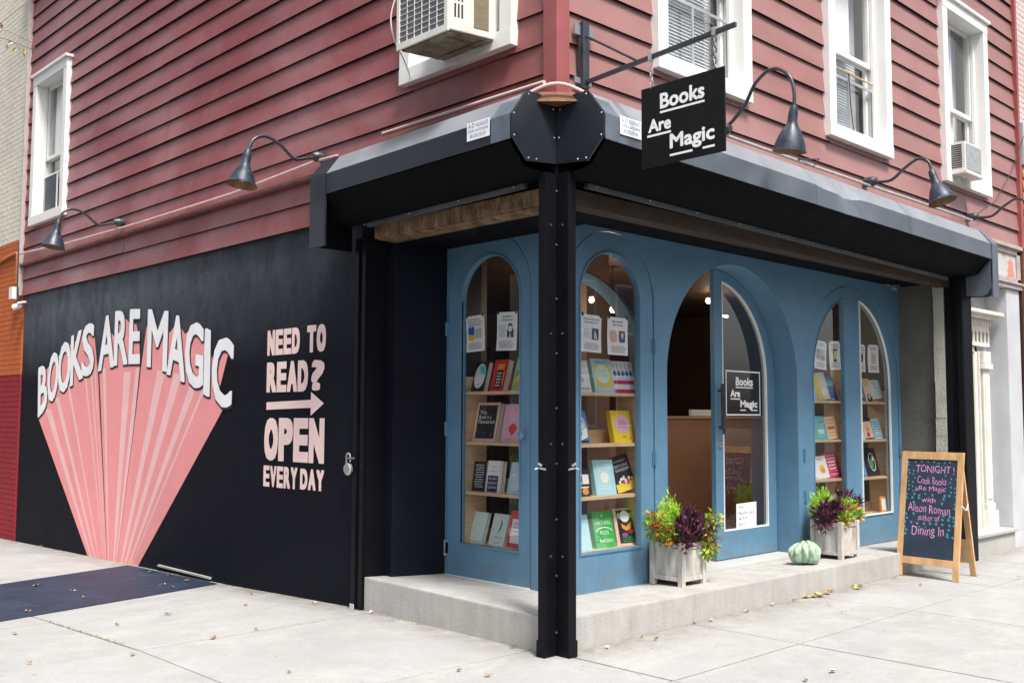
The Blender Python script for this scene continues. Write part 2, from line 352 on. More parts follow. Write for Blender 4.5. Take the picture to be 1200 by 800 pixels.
def ribbon(pts, th, closed=False):
    """2-d mitred ribbon -> verts, quads"""
    n = len(pts); L = []; R = []
    P = [Vector(p) for p in pts]
    for i in range(n):
        a = P[(i-1) % n] if (closed or i > 0) else None; c = P[(i+1) % n] if (closed or i < n-1) else None
        d1 = (P[i]-a).normalized() if a is not None else None; d2 = (c-P[i]).normalized() if c is not None else None
        if d1 is None: d1 = d2
        if d2 is None: d2 = d1
        n1 = Vector((-d1.y, d1.x)); n2 = Vector((-d2.y, d2.x)); m = (n1+n2)
        m = m.normalized() if m.length > 1e-4 else n1
        k = min(1.6, 1/max(.3, m.dot(n1)))
        L.append(P[i]+m*th/2*k); R.append(P[i]-m*th/2*k)
    V = [tuple(v) for v in L+R]; F = [(i, (i+1) % n, n+(i+1) % n, n+i) for i in range(n if closed else n-1)]
    return V, F
def arcp(cx, cy, rx, ry, a0, a1, n=10): return [(cx+rx*cos(radians(a0+(a1-a0)*i/n)), cy+ry*sin(radians(a0+(a1-a0)*i/n))) for i in range(n+1)]
# stroke alphabet in the unit box; (closed?, points); chamf = block letters with cut corners
k_ = .16
GL = {
 'A': [(0, [(0, 0), (.5, 1), (1, 0)]), (0, [(.2, .3), (.8, .3)])],
 'A#': [(0, [(0, 0), (0, .80), (k_*1.3, 1), (1-k_*1.3, 1), (1, .8), (1, 0)]), (0, [(0, .38), (1, .38)])],
 'B': [(1, [(0, 0), (.65, 0)]+arcp(.62, .26, .38, .26, -80, 80, 6)+[(.6, .53), (0, .53)]), (0, [(0, .53), (0, 1), (.55, 1)]+arcp(.55, .77, .36, .235, 80, -80, 6)+[(.5, .53)])],
 'C': [(0, arcp(.5, .5, .5, .5, 48, 312, 14))],
 'D': [(1, [(0, 0), (.7, 0), (1, .16), (1, .84), (.7, 1), (0, 1)])],
 'E': [(0, [(1, 1), (0, 1), (0, 0), (1, 0)]), (0, [(0, .5), (.85, .5)])],
 'G': [(0, arcp(.5, .5, .5, .5, 50, 330, 14)+[(.98, .48), (.5, .48)])],
 'I': [(0, [(.5, 0), (.5, 1)])],
 'K': [(0, [(0, 0), (0, 1)]), (0, [(.95, 1), (.08, .42)]), (0, [(.38, .58), (1, 0)])],
 'M': [(0, [(0, 0), (0, 1), (.5, .18), (1, 1), (1, 0)])],
 'N': [(0, [(0, 0), (0, 1), (1, 0), (1, 1)])],
 'O': [(1, arcp(.5, .5, .5, .5, 0, 342, 19))],
 'O#': [(1, [(0, .14), (.24, 0), (.76, 0), (1, .14), (1, .86), (.76, 1), (.24, 1), (0, .86)])],
 'P': [(0, [(0, 0), (0, 1), (.76, 1), (1, .88), (1, .54), (.76, .43), (.0, .43)])],
 'R': [(0, [(0, 0), (0, 1), (.7, 1), (1, .86), (1, .60), (.7, .48), (0, .48)]), (0, [(.6, .48), (1, 0)])],
 'R~': [(0, [(0, 0), (0, 1), (.5, 1)]+arcp(.52, .74, .40, .25, 80, -80, 7)+[(.5, .48), (0, .48)]), (0, [(.5, .48), (1, 0)])],
 'S': [(0, arcp(.5, .75, .46, .25, 25, 230, 10)+arcp(.5, .26, .48, .26, 60, -155, 10))],
 'T': [(0, [(0, 1), (1, 1)]), (0, [(.5, 1), (.5, 0)])],
 'V': [(0, [(0, 1), (.5, 0), (1, 1)])],
 'Y': [(0, [(0, 1), (.5, .45), (1, 1)]), (0, [(.5, .45), (.5, 0)])],
 '?': [(0, [(0, .70), (0, .88), (.25, 1), (.75, 1), (1, .88), (1, .66), (.5, .46), (.5, .26)]), (0, [(.5, .14), (.5, 0)])],
}
def quadmap(q):
    tl, tr, br, bl = [Vector(p) for p in q]
    return lambda a, b: (tl*(1-a)*b+tr*a*b+br*a*(1-b)+bl*(1-a)*(1-b))
def glyph(mb, ch, q, th, f, d, inset=True):
    mp = quadmap(q); tl, tr, br, bl = [Vector(p) for p in q]
    wd = ((tr-tl).length+(br-bl).length)/2; hg = ((tl-bl).length+(tr-br).length)/2
    ia, ib = (th/2/wd, th/2/hg) if inset else (0, 0)
    if ch == 'I': ia = 0
    for i, (cl, pts) in enumerate(GL[ch]):
        P = []
        for a, b_ in pts:
            if ch[0] in 'ACEGIKMNPRTVYB?S' or True:
                aa = ia+a*(1-2*ia); bb = b_
                if b_ <= .001: bb = 0 if (ch in ('A', 'I', 'K', 'M', 'N', 'T', 'Y', 'A#', 'R', 'R~', 'P') and ch not in ('B',)) else ib
                elif b_ >= .999: bb = 1 if (ch in ('K', 'I', 'N', 'V', 'Y')) else 1-ib
                else: bb = ib+b_*(1-2*ib)
            P.append(mp(aa, bb))
        V, F = ribbon(P, th, cl); e = -.0006*i
        mb.q([f(v[0], v[1], d+e) for v in V], F)

# ================================================================== SETTING: ground
def gz(y):
    if y < 2: return 0.
    if y < 4: return -.035*(y-2)
    return -.07-.021*(y-4)
ground = MB()
ground.q([(-120, -120, -.17), (120, -120, -.17), (120, -4.1, -.17), (-4.1, -4.1, -.17), (-4.1, 120, -2.7), (-120, 120, -2.7), (-4.1, 2, -.17), (-120, 2, -.17)],
         [(0, 1, 2, 3), (0, 3, 6, 7), (7, 6, 4, 5)])
ground.build('road', M_ROAD, kind='structure')
base = MB()
ys = [-3.95, 2, 4, 9.7, 30]
for i in range(4):
    y0, y1 = ys[i], ys[i+1]; base.q([(-3.95, y0, gz(y0)-.012), (.1 if y0 >= 2 else 40, y0, gz(y0)-.012), (.1 if y0 >= 2 else 40, y1, gz(y1)-.012), (-3.95, y1, gz(y1)-.012)], [(0, 1, 2, 3)])
base.box(-3.94, -3.94, -.5, 40, -3.8, -.02)
sidewalk = base.build('sidewalk', M_JOINT, kind='structure')
kb = MB().box(-4.1, -4.1, -.5, 40, -3.95, -.003); kb.hexa([(-4.1, -3.95, -.5), (-3.95, -3.95, -.5), (-3.95, 30, -1.2), (-4.1, 30, -1.2), (-4.1, -3.95, -.003), (-3.95, -3.95, -.003), (-3.95, 30, gz(30)), (-4.1, 30, gz(30))])
kb.build('kerb', M_STEP, kind='structure')
def slab(x0, x1, y0, y1, n=0):
    g = .006; x0 += g; x1 -= g; y0 += g; y1 -= g; h = random.uniform(-.002, .002)
    m = MB().hexa([(x0, y0, gz(y0)-.08), (x1, y0, gz(y0)-.08), (x1, y1, gz(y1)-.08), (x0, y1, gz(y1)-.08),
                   (x0, y0, gz(y0)+h), (x1, y0, gz(y0)+h), (x1, y1, gz(y1)+h), (x0, y1, gz(y1)+h)])
    m.build('paving_slab', M_CONC, sidewalk, bevel=.004)
XS = [.05, 1.38, 3.02, 4.62, 6.25, 7.9, 9.6, 11.3, 13]
YR = [-3.9, -2.45, -.84, .0]
for i in range(len(XS)-1):
    for j in range(3): slab(XS[i], XS[i+1], YR[j], YR[j+1])
XL = [-3.9, -1.78, .046]; YL = [-3.9, -2.45, -.84, .22, 1.87, 3.35, 5.0, 6.6, 8.2, 9.8, 11.4]
for i in range(2):
    for j in range(len(YL)-1):
        if YL[j] >= 3 and YL[j] < 4: slab(XL[i], XL[i+1], YL[j], 4.0); slab(XL[i], XL[i+1], 4.0, YL[j+1]); continue
        slab(XL[i], XL[i+1], YL[j], YL[j+1])
# worn navy band painted across the pavement, continuing the mural
st = MB(); nst = 12
nearp = lambda x: 4.22+.27*x; farp = lambda x: 6.15+.31*x
vs = []
for i in range(nst+1):
    x = -3.9+(3.89)*i/nst
    e = 0
    vs += [(x, nearp(x)+e, 0), (x, farp(x), 0)]
rows = []
V = []; F = []
for i in range(nst+1):
    x = vs[2*i][0]; y0 = vs[2*i][1]; y1 = vs[2*i+1][1]
    for k in range(9):
        y = y0+(y1-y0)*k/8; V.append((x, y, gz(y)+.005))
for i in range(nst):
    for k in range(8): F.append((i*9+k, (i+1)*9+k, (i+1)*9+k+1, i*9+k+1))
st.q(V, F); st.build('painted_ground_band', M_STRIP, kind='structure')

# ================================================================== CORNER BUILDING
bld = thing('corner_building', (0, 0, 0), 'red clapboard corner building with a black mural side wall and blue arched shopfront', 'building')
R_END = 7.88; L_END = 9.72
# core walls
w = MB()
w.box(.03, 2.12, -.35, .25, L_END, 3.06)                      # ground floor side wall
mural = w.build('mural_wall', M_MURAL, bld)
w = MB(); w.box(.20, .12, 3.0, 7.8, 9.6, 3.3)                # floor slab over the shop
w.box(.40, .5, 3.3, .44, 9.6, 7.9); w.box(.5, .40, 3.3, 7.8, .44, 7.9); w.box(.2, 9.55, 3.3, 7.8, 9.6, 7.9); w.box(7.75, .2, -.1, 7.8, 9.6, 7.9); w.box(.1, .1, 7.9, R_END, L_END, 8.0)
w.box(.25, 9.5, -.3, 7.8, 9.6, 3.0)
w.build('inner_wall', M_INT, bld)
w = MB().box(-.25, -.25, 7.7, R_END+.1, L_END, 7.95); w.build('cornice', M_TRIMRED, bld, bevel=.02)
# windows list per wall: (a0,a1) trim outer, z0,z1 trim outer
WINF = [(.97, 2.16), (3.38, 4.57), (5.78, 6.97)]; WINL = [(.35, 1.55), (8.25, 9.42)]
WZ0, WZ1 = 3.89, 5.86; TW = .115
def board(fm, a0, a1, z0, z1, m):
    b0, b1 = .030+random.uniform(-.003, .004), .007+random.uniform(-.002, .002); s0, s1 = random.uniform(-.004, .004), random.uniform(-.004, .004)
    mb = MB(); mb.prism([(.06, z0), (.06-b0-.045, z0), (.06-b1-.045, z1+.004), (.06, z1+.004)], lambda d, z: fm(a0, z+(s0 if z < z0+.01 else 0), d), lambda d, z: fm(a1, z+(s1 if z < z0+.01 else 0), d)); mb.mi[2] = 1
    o = mb.build('clapboard', [m, M_LAPSHADOW], bld); o.data.polygons.foreach_set('use_smooth', [False]*len(o.data.polygons)); return o
def courses(fm, z0, z1, aA, aB, wins, m, seed):
    rnd = random.Random(seed); z = z0; C_ = .2095; k = 0
    while z < z1-.02:
        zt = min(z+C_, z1)
        segs = [(aA, aB)]; extra = []
        oz0, oz1 = WZ0+TW-.02, WZ1-TW+.02
        if z < oz1 and zt > oz0:
            segs = []; cur = aA
            for w0, w1 in wins:
                i0, i1 = w0+TW-.02, w1-TW+.02
                segs.append((cur, i0)); cur = i1
                if z < oz0-.03: extra.append((i0, i1, z, oz0))
                if zt > oz1+.03: extra.append((i0, i1, oz1, zt))
            segs.append((cur, aB))
        if z < 3.4 and fm is fL: segs = [(2.28, aB)]
        for a0, a1 in segs:
            if a1-a0 > 4.0 and rnd.random() < .9:       # butt joint where two boards meet
                c = rnd.uniform(a0+1.2, a1-1.2); board(fm, a0, c-.002, z, zt, m); board(fm, c+.002, a1, z, zt, m)
            else: board(fm, a0, a1, z, zt, m)
        for a0, a1, e0, e1 in extra:
            mb = MB(); mb.prism([(.06, e0), (.06-.07, e0), (.06-.055, e1), (.06, e1)], lambda d, zz: fm(a0, zz, d), lambda d, zz: fm(a1, zz, d)); mb.build('clapboard', m, bld)
        z = zt; k += 1
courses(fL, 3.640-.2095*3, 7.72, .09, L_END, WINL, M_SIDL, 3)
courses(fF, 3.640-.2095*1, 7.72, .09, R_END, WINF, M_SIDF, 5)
w = MB().box(-.035, -.035, 3.47, .085, .085, 7.7); w.build('corner_board', M_TRIMRED, bld, bevel=.006)
w = MB().box(R_END+.002, -.05, 3.40, R_END+.06, .1, 7.7); w.build('corner_board', M_TRIMRED, bld, bevel=.004)
w = MB().box(-.06, L_END+.002, 3.02, .08, L_END+.03, 7.7); w.build('corner_board', mat('bleached_corner_trim', (.5, .42, .4), .5), bld)
# drip ledge at the foot of the side siding
w = MB(); w.prism([(.03, 3.405), (-.055, 3.405), (-.055, 3.43), (.03, 3.45)], lambda d, z: (d, 2.3, z), lambda d, z: (d, L_END, z)); w.build('drip_ledge', mat('stained_ledge', (.20, .08, .075), .7, .5, 12, .4, 50), bld)
def window(fm, w0, w1, kind):
    """casing with sashes, glass, sill; fm(a,z,d)"""
    z0, z1 = WZ0, WZ1; P = -.065
    mb = MB()
    def bx(m_, a0, a1, b0, b1, d0, d1):
        p = [fm(a0, b0, d0), fm(a1, b1, d1)]; m_.box(*p[0], *p[1])
    bx(mb, w0, w0+TW, z0+TW, z1-TW, P, .05); bx(mb, w1-TW, w1, z0+TW, z1-TW, P, .05)
    bx(mb, w0-.0, w1+.0, z1-TW, z1, P-.004, .05); bx(mb, w0, w1, z0, z0+TW, P-.004, .05)
    bx(mb, w0-.03, w1+.03, z1+.0, z1+.035, P-.03, .05)
    o = mb.build('window', M_WHITE, bld, bevel=.004)
    i0, i1, j0, j1 = w0+TW, w1-TW, z0+TW, z1-TW
    mb = MB()   # reveal boards
    bx(mb, i0-.012, i0+.001, j0, j1, .051, .16); bx(mb, i1-.001, i1+.012, j0, j1, .051, .16); bx(mb, i0, i1, j1-.001, j1+.012, .051, .16); bx(mb, i0, i1, j0-.012, j0+.001, .051, .16)
    bx(mb, i0, i0+.03, j0, j1, .045, .075); bx(mb, i1-.03, i1, j0, j1, .045, .075)
    mb.build('frame', M_WHITE, o)
    mid = (j0+j1)/2-.10
    f = .045
    for nm, b0, b1, d in (('upper_sash', mid-.02, j1, .082), ('lower_sash', j0, mid+.02, .118)):
        mb = MB(); a0, a1 = i0+.005, i1-.005
        bx(mb, a0, a0+f, b0, b1, d, d+.032); bx(mb, a1-f, a1, b0, b1, d, d+.032); bx(mb, a0+f, a1-f, b0, b0+f, d+.001, d+.031); bx(mb, a0+f, a1-f, b1-f, b1, d+.001, d+.031)
        mb.build(nm, M_WHITE, o, bevel=.003)
        mb = MB(); mb.q([fm(a0+f-.005, b0+f-.005, d+.016), fm(a1-f+.005, b0+f-.005, d+.016), fm(a1-f+.005, b1-f+.005, d+.016), fm(a0+f-.005, b1-f+.005, d+.016)], [(0, 1, 2, 3)])
        mb.build('glass_pane', M_GLASS, o)
    d = .215
    split = kind[2]
    mb = MB(); bx(mb, i0+.02, i0+(i1-i0)*split, mid if kind[0] == 'half' else j0+.05, j1, d-.052, d-.047); mb.build('roller_shade', M_SHADE, o)
    if kind[1] == 'blind':
        mb = MB(); zz = j0+.05
        while zz < j1-.05:
            mb.q([fm(i0+.06, zz, d), fm(i1-.06, zz, d), fm(i1-.06, zz+.024, d+.016), fm(i0+.06, zz+.024, d+.016)], [(0, 1, 2, 3)]); zz += .027
        q_ = mb.build('blind', M_BLIND, o); q_['kind'] = 'stuff'
    mb = MB(); bx(mb, i0-.05, i1+.05, j0-.05, j1+.05, d+.06, d+.07); mb.build('curtain', M_CURT, o)
    return o
wf = [window(fF, *WINF[0], ('half', 'blind', .35)), window(fF, *WINF[1], ('half', 'blind', .72)), window(fF, *WINF[2], ('full', 'none', .66))]
wl = [window(fL, *WINL[0], ('half', 'blind', .3)), window(fL, *WINL[1], ('half', 'none', .9))]
# insect screen halves and cords
def bxm(fm, m_, a0, a1, b0, b1, d0, d1): m_.box(*fm(a0, b0, d0), *fm(a1, b1, d1))
for (w0, w1), o, fm in ((WINF[0], wf[0], fF), (WINF[1], wf[1], fF), (WINL[1], wl[1], fL)):
    i0, i1, j0 = w0+TW, w1-TW, WZ0+TW; h = j0+.52; mb = MB(); t_ = .022; c = (i0+i1)/2
    for a in (i0+.01, c-.012, i1-.03): bxm(fm, mb, a, a+t_, j0+.002, h, .068, .08)
    bxm(fm, mb, i0+.01, i1-.01, h, h+t_, .068, .08); bxm(fm, mb, i0+.01, i1-.01, j0+.002, j0+.03, .0655, .0815)
    mb.build('screen_frame', mat('screen_frame_metal', (.35, .37, .4), .4) if o is not wl[1] else M_WHITE, o)
    if o is wl[1]:
        mb = MB(); bxm(fm, mb, c+.01, i1-.05, j0+.03, h, .074, .076); mb.build('screen', mat('dark_screen', (.02, .03, .05), .5), o)
mb = MB().tube([(3.50, .060, 4.60), (4.46, .060, 4.60)], .009); mb.build('wooden_rail', mat('pale_stick', (.6, .42, .25), .6), wf[1])
mb = MB().tube([(1.1, .060, 4.76), (2.04, .060, 4.76)], .009); mb.build('wooden_rail', MATS['pale_stick'], wf[0])
mb = MB().tube([(3.95, .055, 4.6), (3.97, .05, 4.3), (3.96, .02, 4.02)], .005, 6); mb.build('cord', M_IRON, wf[1])

# ---- blue shopfront
YF, XF = .57, .72
zb = .185
left_out = [(.57, zb), (1.92, zb), (1.92, 3.0), (.57, 3.0)]
Ld = arch(.95, 1.89, .19, 2.40, .47); Lg = arch(1.065, 1.725, .46, 2.36, .335)
mb = panel(MB(), [left_out, arch(.94, 1.90, .188, 2.40, .48)], lambda a, b_, d: fL(a, b_, XF+d), 0, .05)
mb.build('blue_side_facade', M_BLUE, bld, bevel=.0)
mb = panel(MB(), [Ld, Lg], lambda a, b_, d: fL(a, b_, XF+d), .006, .05)
ldoor = mb.build('display_door', M_BLUE, bld)
# glazing bead
def bead(loop, f, th, d0, d1, parent, m, name='glazing_bead'):
    mb_ = MB(); n = len(loop); cx = sum(p[0] for p in loop)/n; cz = sum(p[1] for p in loop)/n
    V_, F_ = ribbon(loop, th, True); n2 = len(V_)
    mb_.q([f(a, b_, d0) for a, b_ in V_]+[f(a, b_, d1) for a, b_ in V_], F_+[tuple(i+n2 for i in q) for q in F_]+[(i, (i+1) % n, n2+(i+1) % n, n2+i) for i in range(n)]+[(n+i, n+(i+1) % n, n2+n+(i+1) % n, n2+n+i) for i in range(n)])
    return mb_.build(name, m, parent)
def pane(loop, f, d, parent, name='glass_pane'):
    V_, F_ = fill2d([loop]); mb_ = MB(); mb_.q([f(a, b_, d) for a, b_ in V_], F_); return mb_.build(name, M_GLASS, parent)
fl = lambda a, b_, d: fL(a, b_, XF+d); ff = lambda a, b_, d: fF(a, b_, YF+d)
bead(arch(1.058, 1.732, .453, 2.36, .342), fl, .014, -.002, .02, ldoor, M_BLUE); pane(Lg, fl, .03, ldoor)
def hinge(parent, f, a, z, m=M_BLUED, h=.11):
    mb_ = MB(); p = f(a, z, -.012); mb_.tube([f(a, z-h/2, -.010), f(a, z+h/2, -.010)], .009, 8)
    q0, q1 = f(a-.022, z-h/2, -.004), f(a+.022, z+h/2, .008); mb_.box(*q0, *q1); mb_.build('hinge', m, parent)
for z in (.42, 1.35, 2.15): hinge(ldoor, fl, 1.897, z, M_BLUE)
hinge(ldoor, fl, 1.897, .40, M_STEEL, .1)
mb = MB().lathe([(.004, 0), (.014, 0), (.014, .02), (.028, .03), (.03, .045), (.02, .055), (.001, .058)], (XF, 1.005, 1.31), (-1, 0, 0), 16); mb.build('door_knob', M_BLUE, ldoor, smooth=True)
mb = MB().box(XF-.012, .945, .19, XF+.0, 1.895, .205); mb.build('threshold_strip', M_WHITE, bld)
# front facade
front_out = [(.72, zb), (1.875, zb), (1.875, 1.775)]
W1o = arch(.68+.01, 1.70, .19, 2.33, .50); W1g = arch(.86, 1.535, .475, 2.335, .335)
def archo(a0, a1, spring, rz, n=32):
    r = (a1-a0)/2; c = (a0+a1)/2; return [(c-r*cos(pi*i/n), spring+rz*sin(pi*i/n)) for i in range(n+1)]
EO = arch(1.87, 3.84, .17, 1.775, .985)
outer = [(.725, .15), (1.87, .15)]+archo(1.87, 3.84, 1.775, .985)+[(3.84, .15), (5.95, .13), (5.95, 3.0), (.725, 3.0)]
W1cut = arch(.735, 1.71, .178, 2.33, .50)
# the first arched light runs to the corner: its left shoulder stops at the corner post
W1cut = [(p[0] if p[0] > .735 else .735, p[1]) for p in arch(.68, 1.71, .178, 2.33, .51)]
W1o = [(p[0] if p[0] > .745 else .745, p[1]) for p in arch(.69, 1.70, .186, 2.33, .50)]
W3cut = arch(3.94, 5.91, .16, 1.785, .985); 
mb = panel(MB(), [outer, W1cut, W3cut], ff, 0, .05); mb.build('blue_front_facade', M_BLUE, bld)
d1 = panel(MB(), [W1o, W1g], ff, .006, .05).build('display_door', M_BLUE, bld)
bead(arch(.852, 1.543, .467, 2.335, .343), ff, .014, -.002, .02, d1, M_BLUE); pane(W1g, ff, .03, d1)
for z in (.63, 1.13, 2.0): hinge(d1, ff, 1.706, z)
# double-leaf arched display doors at the right
def ell(c, r, spring, rz, a): return (c+r*cos(a), spring+rz*sin(a))
def leaf_outline(c, r, spring, rz, side, z0, gap=.003):
    n = 20; A = [ell(c, r, spring, rz, (pi/2)*(i/n)) for i in range(n+1)]      # right quadrant from spring to crown
    A[-1] = (c+gap, spring+rz)
    A = [(max(x, c+gap), z) for x, z in A]
    lp = [(c+gap, z0), (c+r, z0)]+A
    return lp if side > 0 else [(2*c-x, z) for x, z in lp][::-1]
def glass_half(c, r, spring, rz, xin, side, z0):
    n = 18; a1 = math.acos(min(1, (xin-c)/r)); A = [ell(c, r, spring, rz, a1*i/n) for i in range(n+1)]
    lp = [(xin, z0), (c+r, z0)]+A
    return lp if side > 0 else [(2*c-x, z) for x, z in lp][::-1]
c3 = 4.925
for side in (-1, 1):
    lo = leaf_outline(c3, .975, 1.785, .975, side, .175); gl_ = glass_half(c3-.01*side*0, .79, 1.80, .845, c3+(.155 if side > 0 else .175), side, .47)
    dd = panel(MB(), [lo, gl_], ff, .006 if side < 0 else .010, .05).build('display_door', M_BLUE, bld)
    bead(gl_, ff, .012, -.001, .02, dd, M_WHITE if side > 0 else M_BLUE); pane(gl_, ff, .03, dd)
    for z in (.72, 1.10): hinge(dd, ff, c3+side*.983, z)
# entrance reveal and leaves
mb = MB(); A0 = [(1.87, .15)]+archo(1.87, 3.84, 1.775, .985)+[(3.84, .15)]; A1 = [(1.85, .15)]+archo(1.85, 3.86, 1.775, 1.005)+[(3.86, .15)]
n = len(A0)
mb.q([ff(a, b_, .051) for a, b_ in A0]+[ff(a, b_, .27) for a, b_ in A0]+[ff(a, b_, .27) for a, b_ in A1]+[ff(a, b_, .051) for a, b_ in A1],
     [(i, i+1, n+i+1, n+i) for i in range(n-1)]+[(n+i, n+i+1, 2*n+i+1, 2*n+i) for i in range(n-1)]+[(2*n+i, 2*n+i+1, 3*n+i+1, 3*n+i) for i in range(n-1)])
mb.build('entrance_reveal', M_BLUE, bld, smooth=True)
YD = .80; cE = 2.855
fd = lambda a, b_, d: (a, YD+d, b_)
lo = leaf_outline(cE, .975, 1.775, .975, 1, .215); gl_ = glass_half(cE, .83, 1.80, .86, cE+.125, 1, .46)
ed = panel(MB(), [lo, gl_], fd, 0, .045).build('entrance_door', M_BLUE, bld)
bead(gl_, fd, .012, -.002, .02, ed, M_WHITE); pane(gl_, fd, .02, ed)
mb = MB(); mb.tube([(2.915, YD-.05, 1.30), (2.915, YD-.05, 1.74)], .014, 10); mb.tube([(2.915, YD-.05, 1.36), (2.915, YD, 1.36)], .01, 8); mb.tube([(2.915, YD-.05, 1.68), (2.915, YD, 1.68)], .01, 8)
mb.tube([(2.87, YD-.06, 1.34), (2.87, YD-.06, 1.74)], .008, 8)
mb.build('pull_handle', M_IRON, ed, smooth=True)
mb = MB().lathe([(.001, .03), (.018, .03), (.024, .01), (.026, 0)], (2.92, YD, 1.21), (0, -1, 0), 16); mb.build('lock', M_STEEL, ed, smooth=True)
# open inward left leaf
A = leaf_outline(cE, .975, 1.775, .975, -1, .215); Bq = glass_half(cE, .83, 1.80, .86, cE+.125, -1, .46)
fo = lambda a, b_, d: (1.90+d, YD+.02+(a-1.88), b_)
od = panel(MB(), [A, Bq], fo, 0, .045).build('entrance_door', M_BLUE, bld); pane(Bq, fo, .02, od)
mb = MB().box(1.86, YF-.03, .150, 3.85, YD+.12, .207); mb.build('threshold_strip', mat('pale_stone_sill', (.46, .46, .44), .5, .08), bld)
# white vinyl lettering on the entrance glass
ftx = lambda a, b_: (a, YD+.015, b_)
mb = MB()
for (a0, b0, a1, b1) in ((3.045, 1.855, 3.60, 1.868), (3.045, 1.465, 3.60, 1.478), (3.045, 1.478, 3.057, 1.855), (3.588, 1.478, 3.60, 1.855)): mb.q([ftx(a0, b0), ftx(a1, b0), ftx(a1, b1), ftx(a0, b1)], [(0, 1, 2, 3)])
ftd = lambda a, b_, d: (a, YD+.015+d, b_)
fat_text(mb, 'Books', ftd, 3.20, 3.48, 1.732, 1.81, .005); fat_text(mb, 'Are', ftd, 3.115, 3.27, 1.629, 1.698, .005); fat_text(mb, 'Magic', ftd, 3.27, 3.55, 1.519, 1.604, .005)
for a0, a1, z in ((3.20, 3.48, 1.712), (3.115, 3.27, 1.608), (3.27, 3.36, 1.508), (3.44, 3.55, 1.508)): mb.q([ftx(a0, z), ftx(a1, z), ftx(a1, z+.011), ftx(a0, z+.011)], [(0, 1, 2, 3)])
mb.build('vinyl_lettering', M_LETW, ed)
# corner post, piers, beams, soffit
MB().box(.70, .55, zb, .745, .60, 3.0).build('corner_post', M_BLUE, bld)
mb = MB().box(.19, 1.905, .2, 1.1, 2.30, 2.96); mb.build('black_pier', M_NAVY, bld, bevel=.004)
mb = MB(); mb.box(.0, .14, 2.80, .13, 1.92, 2.905); mb.box(.02, .14, 2.79, .20, 1.90, 2.802); mb.build('side_lintel_beam', M_BEAM, bld, bevel=.004)
mb = MB(); mb.box(.14, .0, 2.80, 5.95, .13, 2.905); mb.build('front_lintel_beam', mat('dark_rusted_beam', (.035, .022, .014), .8, .6, 14, .5, 60, stretch=(.3, 1, 1)), bld, bevel=.004)
mb = MB(); mb.box(.02, .135, 2.91, .73, 1.92, 2.93); mb.box(.02, .02, 2.932, 5.97, .58, 2.95); mb.box(.0, .0, 2.955, .1, 2.3, 3.5); mb.box(.101, .0, 2.955, 6.1, .1, 3.47); mb.box(.2, .14, 2.803, .72, 1.9, 2.83)
mb.box(.2, .135, 2.85, 5.95, .56, 2.87)
mb.build('soffit', M_SOFF, bld)
# right return wall
mb = MB().box(5.955, .16, 0, 6.15, 1.2, 2.95); mb.build('plaster_return_wall', M_WALLC, bld)
mb = MB(); 
for i in range(16):
    z0 = .0+2.9*i/16; z1 = 2.9*(i+1)/16; j = .006+.005*sin(i*1.3)
    mb.box(5.90+j*.5, .065, z0, 6.12, .17+j, z1)
mb.build('plaster_pillar', M_PLAST, bld)
# step platform in front of the shop
stp = MB(); top = [(0, 1.99, .245), (0, 0, .215), (3, 0, .20), (5.94, 0, .20), (5.94, .62, .165), (.8, .62, .19), (.78, 1.99, .20)]
nb = len(top); stp.q(top+[(x, y, -.1) for x, y, z in top], [(0, 1, 5, 6), (1, 2, 5), (2, 3, 4, 5)]+[(i, (i+1) % nb, nb+(i+1) % nb, nb+i) for i in range(nb)])
step = stp.build('entrance_step', M_STEP, bld, bevel=.012)
MB().box(1.9, .56, .1, 3.83, 1.4, .19).build('entrance_floor', M_STEP, bld)
# small security camera under the hood
scm = thing('dome_camera', (5.63, .45, 2.82), 'small grey security camera under the black hood above the right arched window', 'security camera')
MB().lathe([(.001, .07), (.03, .065), (.04, .02), (.04, -.04), (.03, -.06)], (5.63, .45, 2.82), (-.7, -.7, -.2), 16).build('camera_body', mat('camera_plastic', (.35, .35, .35), .4), scm, smooth=True)
MB().lathe([(.001, .0), (.026, .0), (.026, .012), (.001, .013)], Vector((5.63, .45, 2.82))+Vector((-.7, -.7, -.2)).normalized()*.07, (-.7, -.7, -.2), 14).build('lens', M_IRON, scm, smooth=True)
MB().tube([(5.63, .47, 2.83), (5.63, .57, 2.86)], .012).build('bracket', MATS['camera_plastic'], scm)

# ---- neighbouring doorway at the right end of the building
mb = MB(); mb.box(7.47, .0, -.02, 7.86, .6, 2.93); mb.build('pilaster', M_GREYP, bld, bevel=.01)
mb = MB(); mb.box(6.16, -.03, 2.935, 7.90, .3, 2.985); mb.box(6.16, -.05, 2.986, 7.92, .3, 3.01); mb.box(6.16, -.05, 3.40, 7.92, .3, 3.44); mb.box(6.16, -.02, 3.02, 6.26, .3, 3.39); mb.box(7.78, -.02, 3.02, 7.88, .3, 3.39); mb.box(6.16, -.02, 3.34, 7.88, .3, 3.395); mb.box(6.16, -.02, 3.02, 7.88, .3, 3.06)
mb.build('shop_cornice', mat('pinkish_grey_trim', (.42, .36, .35), .6, .2, 6, .2, 40), bld, bevel=.006)
mb = MB().box(6.2, .0, 3.0, 7.85, .06, 3.41); pm = mb.build('rusty_frieze_panel', mat('peeling_frieze_paint', (.50, .50, .49), .7, .1, 5, .2, 30), bld)
t, b = parts(MATS['peeling_frieze_paint']); c = basesock(t, b); c = mixc(t, ramp(t, noise(t, 3.2, 3, .5), .50, .56, 0, .9), c, (.55, .22, .15)); t.links.new(c, b.inputs['Base Color'])
YD2 = .22
mb = MB(); mb.box(6.15, YD2+.02, .2, 7.47, .4, 2.93); mb.build('recess_wall', M_GREYP, bld)
